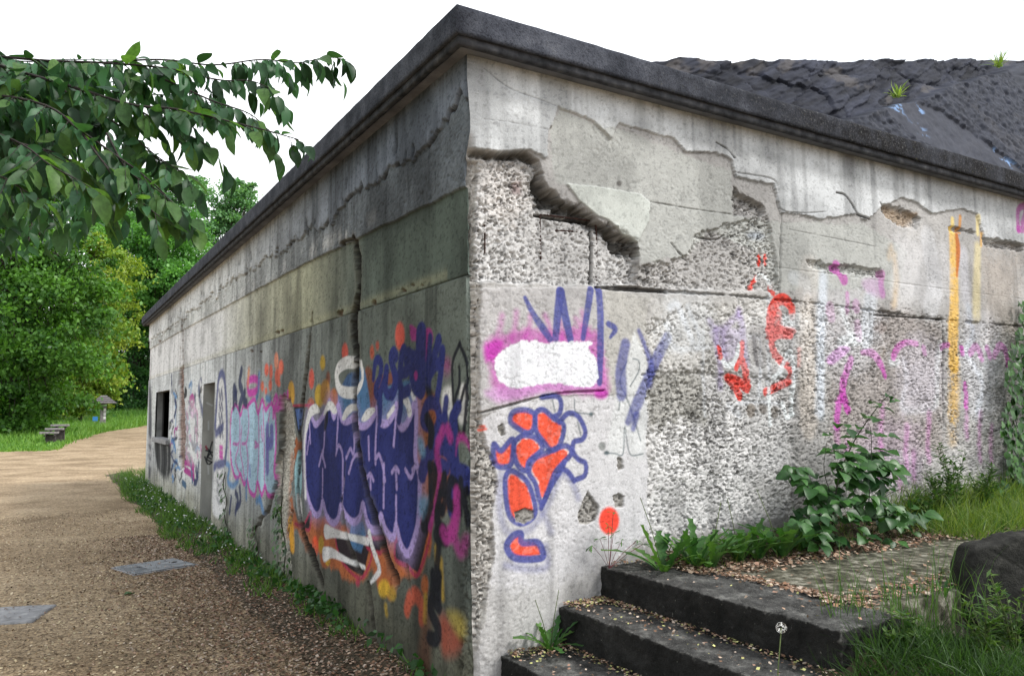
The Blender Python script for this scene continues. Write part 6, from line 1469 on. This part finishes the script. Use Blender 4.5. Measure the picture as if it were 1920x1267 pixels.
# verge along the side wall: width follows the photo
n = 15000
yy = rng.random(n) ** 1.1 * 19 - 0.2
wv = np.interp(yy, [0, 1, 2.5, 4.5, 8, 12, 15, 19], [0.06, 0.12, 0.22, 0.38, 0.6, 0.55, 0.45, 0.30])
dens = np.interp(yy, [0, 1.5, 3, 5, 8, 19], [0.06, 0.12, 0.28, 0.55, 0.8, 1])
wv = wv * (0.45 + 1.1 * fbm(yy * 2.3, yy * 0, 605, 3))
xx = -wv * rng.random(n) ** 1.3
xx = np.where(yy > 15.3, xx - 0.2 + 1.2 * rng.random(n), xx)
kk = rng.random(n) < dens * (0.10 + 1.2 * sstep(0.38, 0.62, fbm(yy * 3, xx * 5, 601, 3)))
yy, xx = yy[kk], xx[kk]
zz = np.maximum(verge_z(xx, yy), 0.0)
grass('grass_verge', 'strip of grass and weeds along the foot of the side wall', np.column_stack([xx, yy, zz]), np.interp(yy, [0, 4, 8, 20], [0.07, 0.10, 0.15, 0.22]), 0.010, (0.03, 0.085, 0.018), (0.15, 0.28, 0.055), 0.5, 31)
# broad leaves in the same verge
n = 2600
yy = rng.random(n) * 15; wv = np.interp(yy, [0, 1, 2.5, 4.5, 8, 12, 15], [0.05, 0.10, 0.18, 0.34, 0.5, 0.5, 0.4]); xx = -wv * rng.random(n)
kk = rng.random(n) < 0.15 + 0.9 * sstep(0.45, 0.6, fbm(yy * 2.2, xx * 0, 603, 3)); yy, xx = yy[kk], xx[kk]; n = len(yy)
Pv = np.column_stack([xx, yy, np.maximum(verge_z(xx, yy), 0) + 0.02 + 0.10 * rng.random(n)])
Vt, Ft = scatter(QUAD_V, QUAD_F, Pv, frames(rng.normal(size=(n, 3)) + np.array([-.4, -.2, .2]), rng.normal(size=(n, 3)) * .4 + np.array([-.2, -.3, 1])), 0.035 + 0.05 * rng.random(n))
o = link('wall_weeds', mesh_np('wall_weeds', Vt, Ft, M['leaf_attr'], np.repeat(np.array([[.03, .095, .022]]) * (.5 + 1.1 * rng.random((n, 1))), 4, axis=0)))
tag(o, 'low broad-leaved weeds among the grass at the side wall', 'weeds', kind='stuff')
n = 170
yy = 4 + rng.random(n) ** 0.8 * 12; xx = -np.interp(yy, [4, 8, 12, 16], [0.3, 0.5, 0.5, 0.4]) * rng.random(n)
Vt, Ft = scatter(QUAD_V, QUAD_F, np.column_stack([xx, yy, np.maximum(verge_z(xx, yy), 0) + 0.10 + 0.08 * rng.random(n)]), frames(rng.normal(size=(n, 3)), np.tile([0.0, -0.4, 1.0], (n, 1))), 0.02 + 0.015 * rng.random(n))
o = link('clover_flowers', mesh_np('clover_flowers', Vt, Ft, M['chips'], np.full((len(Vt), 3), 0.7))); tag(o, 'tiny white flowers dotted through the grass by the side wall', 'flowers', kind='stuff')
# meadow round the bench
n = 26000
yy = 34.6 + rng.random(n) ** 1.5 * 44; xl = np.array([path_left(q) for q in yy]); xx = xl + 0.5 * (fbm(yy * 0.8, yy * 0, 607, 3) - 0.4) + 0.12 * rng.normal(size=n) - rng.random(n) ** 1.4 * 12; yy = np.where(yy < 36.5, yy - 0.9 * rng.random(n) * fbm(xx * 1.5, xx * 0, 609, 3), yy)
zz = np.array([terrain(q) for q in yy])
grass('meadow_grass', 'bright meadow grass round the bench and the notice board', np.column_stack([xx, yy, zz]), np.interp(yy, [34, 40, 46, 60, 80], [0.12, 0.20, 0.45, 0.6, 0.9]), 0.045, (0.08, 0.21, 0.03), (0.20, 0.36, 0.06), 0.35, 32)
n = 6000
yy = 79.3 + rng.random(n) * 6; xx = 2 + rng.random(n) * 14
grass('far_grass', 'tall grass at the far side of the path', np.column_stack([xx, yy, [terrain(q) for q in yy]]), 1.1, 0.07, (0.07, 0.19, 0.03), (0.16, 0.32, 0.06), 0.3, 33)
# foreground grass on the bank
n = 13000
xx = 0.75 + rng.random(n) * 2.2; yy = -1.42 - rng.random(n) * 1.3
kk = (xx > 1.0 + 0.25 * rng.random(n)) | (yy < -1.64); xx, yy = xx[kk], yy[kk]
grass('bank_grass', 'long dark grass on the bank in front of the landing', np.column_stack([xx, yy, bank_z(xx, yy)]), np.interp(xx, [0.8, 1.3, 1.6, 3], [0.19, 0.13, 0.05, 0.05]), 0.005, (0.012, 0.036, 0.009), (0.055, 0.12, 0.025), 0.85, 34)  # blade colours darkened, the shade over the bank put into them
n = 150
xx = 1.05 + rng.random(n) ** 1.2 * 1.1; yy = -1.45 + rng.normal(size=n) * 0.07
grass('tall_grass', 'tall thin grass stems standing before the landing', np.column_stack([xx, yy, np.full(n, 0.55)]), 0.36, 0.0045, (0.04, 0.10, 0.02), (0.10, 0.20, 0.04), 0.10, 35)
# yellow-green grass and herbs at the wall foot on the right
n = 5200
xx = 3.6 + rng.random(n) * 3.2; yy = -0.02 - rng.random(n) ** 1.2 * 0.62
grass('wall_grass', 'yellow-green grass at the foot of the front wall right of the bramble', np.column_stack([xx, yy, debris_z(xx, yy) - 0.01]), 0.26, 0.006, (0.05, 0.13, 0.025), (0.22, 0.29, 0.06), 0.6, 36)
n = 700
xx = 1.2 + rng.random(n) * 2.6; yy = -0.02 - rng.random(n) * 0.36
grass('foot_grass', 'short grass between the dandelions at the wall foot', np.column_stack([xx, yy, debris_z(xx, yy) - 0.01]), 0.11, 0.005, (0.04, 0.10, 0.02), (0.16, 0.22, 0.05), 0.7, 37)
# a feathery weed left of the yellow streak, another one among the bank grass
def bushy_weed(name, label, base, h, n, c1, c2, seed, lsz=0.06, w=0.16):
    r = np.random.default_rng(seed); t = empty(name, tuple(base)); tag(t, label, 'plant')
    m_ = MB(); P = []; AX = []
    for s_ in range(7):
        a_ = r.uniform(0, 6.28); e = np.array([math.cos(a_) * w * r.uniform(.3, 1), math.sin(a_) * w * .6, h * r.uniform(.6, 1)])
        m_.tube([(0, 0, 0), tuple(e * np.array([.35, .35, .55])), tuple(e)], [0.004, 0.003, 0.0015], 4, False)
        for k_ in range(n // 7):
            f = 0.25 + 0.75 * r.random(); P.append(e * f + r.normal(size=3) * 0.008); AX.append(np.array([math.cos(k_ * 2.4), math.sin(k_ * 2.4), 0.5]) + r.normal(size=3) * .25)
    m_.build('stem', M['stem'], t)
    P = np.array(P); AX = np.array(AX); n = len(P); sc = np.column_stack([np.full(n, lsz * .45), lsz * (.6 + .8 * r.random(n)), np.full(n, lsz)])
    Vt, Ft = scatter(QUAD_V, QUAD_F, P, frames(AX, r.normal(size=(n, 3)) * .2 + np.array([0, 0, 1])), sc)
    q = r.random((n, 1)); o = link('foliage', mesh_np('foliage', Vt, Ft, M['leaf_attr'], np.repeat(np.array(c1) * (1 - q) + np.array(c2) * q, 4, axis=0)), t); o['kind'] = 'stuff'
for i, (px, py, h, lb) in enumerate(((1790, 945, .62, 'dark feathery weed standing before the yellow paint streak'), (1765, 950, .45, 'lower feathery weed left of the yellow paint streak'), (1730, 965, .3, 'pale bushy weed between the bramble and the feathery weeds'), (1845, 950, .40, 'bushy weed under the magenta arches near the ivy'))):
    q = on_y(px, py, -0.22); q[2] = dz(q[0], q[1]) - 0.01
    bushy_weed('feathery_weed', lb, q, h, 260, (0.02, 0.06, 0.016), (0.07, 0.15, 0.03), 700 + i)
for i, (px, py, d, h, lb) in enumerate(((1850, 1262, 3.1, .30, 'leafy weed before the stone block at the bottom edge'), (1905, 1250, 3.15, .38, 'tall leafy weed at the lower right corner'), (1700, 1255, 3.2, .15, 'small leafy weed in the bank grass left of the stone block'))):
    q = at_depth(px, py, d); q[2] = float(bank_z(np.array([q[0]]), np.array([q[1]]))[0])
    bushy_weed('leafy_weed', lb, q, h, 200, (0.03, 0.08, 0.02), (0.12, 0.2, 0.05), 720 + i, 0.045, 0.13)
for i, (px, py, lb) in enumerate(((1715, 1118, 'bright seedling on the landing edge nearer the bramble'), (1770, 1118, 'bright upright seedling on the landing edge beside the stone block'))):
    q = on_z(px, py, 0.672)
    dandelion((q[0], q[1], 0.67), 6, 0.075, lb, 0.35, 0, 740 + i, 'seedling')

# litter of fallen petals and bits: flat chips
CH_V = [(-0.5, -0.4, 0), (0.45, -0.5, 0.06), (0.55, 0.4, 0.0), (-0.4, 0.5, 0.12)]
def chips(name, label, pos, size, cols, seed, flat=0.25, cat='litter'):
    r = np.random.default_rng(seed); n = len(pos)
    ax = r.normal(size=(n, 3)); ax[:, 2] *= flat; up = r.normal(size=(n, 3)) * flat; up[:, 2] += 1
    Vt, Ft = scatter(CH_V, QUAD_F, np.asarray(pos), frames(ax, up), size * (0.5 + r.random(n)))
    cc = np.array(cols)[r.integers(0, len(cols), n)] * (0.6 + 0.7 * r.random((n, 1)))
    o = link(name, mesh_np(name, Vt, Ft, M['chips'], np.repeat(cc, 4, axis=0))); tag(o, label, cat, kind='stuff')
PET = [(0.34, 0.23, 0.16), (0.25, 0.145, 0.09), (0.42, 0.32, 0.24), (0.14, 0.08, 0.05), (0.29, 0.18, 0.13), (0.46, 0.38, 0.31), (0.10, 0.07, 0.045)]
n = 11000
xx = 1.15 + rng.random(n) * 5.6; ee = rng.random(n)
yy = np.where(ee < 0.7, -0.40 + rng.normal(size=n) * 0.09, -0.75 - rng.random(n) * 0.65)
yy = np.where((ee > 0.85) & (xx < 2.4), -1.28 + rng.normal(size=n) * 0.07, yy)
xx = np.where((ee > 0.62) & (ee < 0.76), 1.29 + rng.normal(size=n) * 0.035 + 0.05, xx); yy = np.where((ee > 0.62) & (ee < 0.76), -rng.random(n) * 1.42, yy)
kk = (rng.random(n) < np.where(yy < -0.62, 0.35 + 0.6 * (yy < -1.15) + 0.6 * (xx < 1.42), 1.0)); xx, yy = xx[kk], yy[kk]
zz = np.where(yy > -0.6, np.maximum(debris_z(xx, yy), 0.676), 0.682) + 0.012 * rng.random(len(xx))
zz = np.where((xx < 1.30), 0.700, zz)
chips('landing_litter', 'brown fallen petals along the wall foot and edges of the landing', np.column_stack([xx, yy, zz]), 0.017, PET, 41)
Pst = []
for x0, x1, zt, cnt in ((0.20, 0.565, 0.303, 900), (0.58, 0.868, 0.508, 1100), (0.885, 1.28, 0.695, 260)):
    x = x1 - np.abs(rng.normal(size=cnt)) * 0.035; y = -rng.random(cnt) ** 1.3 * 1.6
    k2 = cnt // 5; x[:k2] = x0 + rng.random(k2) * (x1 - x0)
    k3 = cnt // 3; y[-k3:] = -0.01 - np.abs(rng.normal(size=k3)) * 0.07; x[-k3:] = x0 + rng.random(k3) * (x1 - x0)
    Pst.append(np.column_stack([np.clip(x, x0, x1 - 0.004), y, zt + 0.006 + 0.014 * rng.random(cnt)]))
chips('step_litter', 'pale petals and bits lying on the treads of the steps', np.vstack(Pst), 0.011, PET + [(0.40, 0.40, 0.16), (0.5, 0.5, 0.2)], 42)
# litter and gravel bits on the path
n = 44000
yy = -1.8 + rng.random(n) ** 1.7 * 9.5
cen = np.interp(yy, [-2, 0, 2, 5, 9], [-0.55, -0.45, -0.45, -0.65, -0.75])
xx = cen + rng.normal(size=n) * np.interp(yy, [-2, 4, 9], [0.55, 0.42, 0.30])
kk = (xx < -0.02) | (yy < -0.1); xx, yy = xx[kk], yy[kk]
zz = np.maximum(np.where((xx > -0.9) & (yy > -0.6), verge_z(xx, yy), 0), 0.006) + 0.004 + 0.006 * rng.random(len(xx))
chips('path_litter', 'brown petals and debris strewn over the path beside the side wall', np.column_stack([xx, yy, zz]), 0.014, PET + [(0.10, 0.08, 0.05), (0.16, 0.12, 0.08)], 43)
n = 40000
yy = -2.0 + rng.random(n) ** 1.6 * 13; xx = -0.4 - rng.random(n) * 4.2
chips('loose_gravel', 'loose brown gravel bits scattered on the path', np.column_stack([xx, yy, np.full(n, 0.009) + 0.005 * rng.random(n)]), 0.013, [(0.46, 0.35, 0.22), (0.30, 0.21, 0.125), (0.58, 0.48, 0.34), (0.11, 0.08, 0.055), (0.40, 0.30, 0.18), (0.52, 0.44, 0.28)], 44, cat='gravel')
gl_ = on_z(232, 1117); lf = empty('fallen_leaf', (gl_[0], gl_[1], 0.012)); tag(lf, 'single green fallen leaf on the path below the metal lid', 'leaf')
place_leaf(bram_me[0], lf, (gl_[0], gl_[1], 0.014), (1, .3, .05), (0, 0, 1), 0.10, 'blade')

# ------------------------------------------------------------------ small things
pc = [on_z(*p) for p in ((225, 1064), (237, 1082), (357, 1063), (342, 1048))]
lid = empty('metal_lid', ((pc[0] + pc[2])[0] / 2, (pc[0] + pc[2])[1] / 2, 0.006)); tag(lid, 'rectangular galvanised access lid set into the gravel path', 'lid')
hw, hh = 0.31, 0.26
ang = math.atan2((pc[2] - pc[1])[1], (pc[2] - pc[1])[0]); lid.rotation_euler = (0, 0, ang)
MB().box((-hw - .03, -hh - .03, 0), (hw + .03, hh + .03, 0.008)).build('frame', M['slab'], lid, bevel=0.003)
MB().box((-hw, -hh, 0.006), (hw, hh, 0.018)).build('plate', M['metal_lid'], lid, bevel=0.004)
for i in range(9):
    MB().box((-hw + 0.012 + i * 0.02, -hh + 0.03, 0.0175), (-hw + 0.020 + i * 0.02, hh - 0.03, 0.0235)).build('rib', M['metal_lid'], lid)
for sx in (-0.16, 0.20): MB().tube([(sx - .03, 0, 0.018), (sx, 0, 0.024), (sx + .03, 0, 0.018)], 0.006, 6).build('handle', M['darkwood'], lid)
sc_ = on_z(20, 1152); slab = empty('paving_slab', (sc_[0] - 0.16, sc_[1] - 0.02, 0)); tag(slab, 'pale grey concrete slab at the left edge of the path', 'slab')
rough_box('slab_body', (-0.42, -0.28, -0.05), (0.42, 0.28, 0.022), 0.03, 0.006, 0.012, M['slab'], slab, 360, 0.002)
slab.rotation_euler = (0, 0, math.radians(-18))
gp = np.column_stack([lid.location[0] + rng.uniform(-0.3, 0.3, 90), lid.location[1] + rng.uniform(-0.25, 0.25, 90), np.full(90, 0.027)])
gp = np.vstack([gp, np.column_stack([slab.location[0] + rng.uniform(-0.4, 0.4, 90), slab.location[1] + rng.uniform(-0.25, 0.25, 90), np.full(90, 0.030)])])
chips('blown_grit', 'grit and petals blown onto the metal lid and the grey slab', gp, 0.012, PET, 45)
# bench
bq = wpt(97, 832, 37.5); bench = empty('wooden_bench', (bq[0], bq[1], terrain(bq[1]))); tag(bench, 'low weathered plank bench at the edge of the meadow', 'bench')
bench.rotation_euler = (0, 0, math.radians(-8))
for i in range(3):
    MB().box((-0.45 + 0.16 * i, -0.75 + i * 0.5, 0.50 + 0.17 * i), (0.33 + 0.16 * i, -0.75 + i * 0.5 + 0.40, 0.60 + 0.17 * i)).build('plank', M['wood'], bench, bevel=0.01)
for x_ in (-0.22, 0.18):
    MB().tube([(x_, -0.8, 0.40), (x_ + 0.17, 0, 0.64), (x_ + 0.33, 0.75, 0.82)], 0.045, 6).build('beam', M['darkwood'], bench)
MB().box((-0.24, -0.55, -0.1), (0.24, -0.25, 0.47), 0.03).build('leg', M['darkwood'], bench, bevel=0.01)
MB().box((0.0, 0.45, -0.1), (0.48, 0.7, 0.74), 0.03).build('leg', M['darkwood'], bench, bevel=0.01)
# roofed notice board
sq = wpt(192, 805, 56); sign = empty('notice_board', (sq[0], sq[1], terrain(sq[1]))); tag(sign, 'wooden notice post with a small shingled hipped roof', 'notice board')
MB().box((-0.19, -0.14, -0.2), (0.19, 0.14, 1.95)).build('post', M['wood'], sign, bevel=0.02)
rf = MB(); rf.v = [(-0.85, -0.7, 1.92), (0.85, -0.7, 1.92), (0.85, 0.7, 1.92), (-0.85, 0.7, 1.92), (-0.18, 0, 2.5), (0.18, 0, 2.5)]
rf.f = [[3, 2, 1, 0], [0, 1, 5, 4], [1, 2, 5], [2, 3, 4, 5], [3, 0, 4]]
roofb = rf.build('roof', M['shingle'], sign)
for r_ in range(4):
    f = r_ / 4.0; z = 1.92 + 0.58 * f; y_ = -0.7 * (1 - f) - 0.02; xh = 0.85 - 0.67 * f
    MB().box((-xh, y_ - 0.03, z), (xh, y_ + 0.05, z + 0.05)).build('shingle_course', M['shingle'], roofb)
for z0_, z1_ in ((1.35, 1.55), (1.05, 1.28), (0.78, 0.98)): MB().box((0.02, -0.16, z0_), (0.17, -0.142, z1_)).build('notice', M['paper'], sign)
bq2 = wpt(178, 795, 58); bs_ = empty('waymark_post', (bq2[0], bq2[1], terrain(bq2[1]))); tag(bs_, 'small blue waymark sign in the tall grass beside the notice board', 'sign')
MB().box((-0.04, -0.04, -0.1), (0.04, 0.04, 0.7)).build('post', M['wood'], bs_); MB().box((-0.17, -0.06, 0.62), (0.17, -0.042, 0.95)).build('panel', M['blue_paint'], bs_)
# tufts on the rock face
for i, (px, py, lb) in enumerate(((1865, 128, 'bright grass tuft at the top of the rock face'), (1672, 185, 'thin grass tuft with two dry stalks on the rock ledge'))):
    rr3 = ray(px, py); tt = (4.12 + 0.42 * (CAM[2] - 4.0) - CAM[1]) / (rr3[1] - 0.42 * rr3[2]); q = CAM + rr3 * tt
    t = grass('rock_tuft', lb, np.tile(q, (40, 1)) + rng.normal(size=(40, 3)) * np.array([.05, .03, .01]) + np.array([0, -0.12, 0]), 0.45 if i == 0 else 0.3, 0.03, (0.12, 0.22, 0.03), (0.3, 0.4, 0.08), 0.6, 800 + i)
    t['category'] = 'grass tuft'
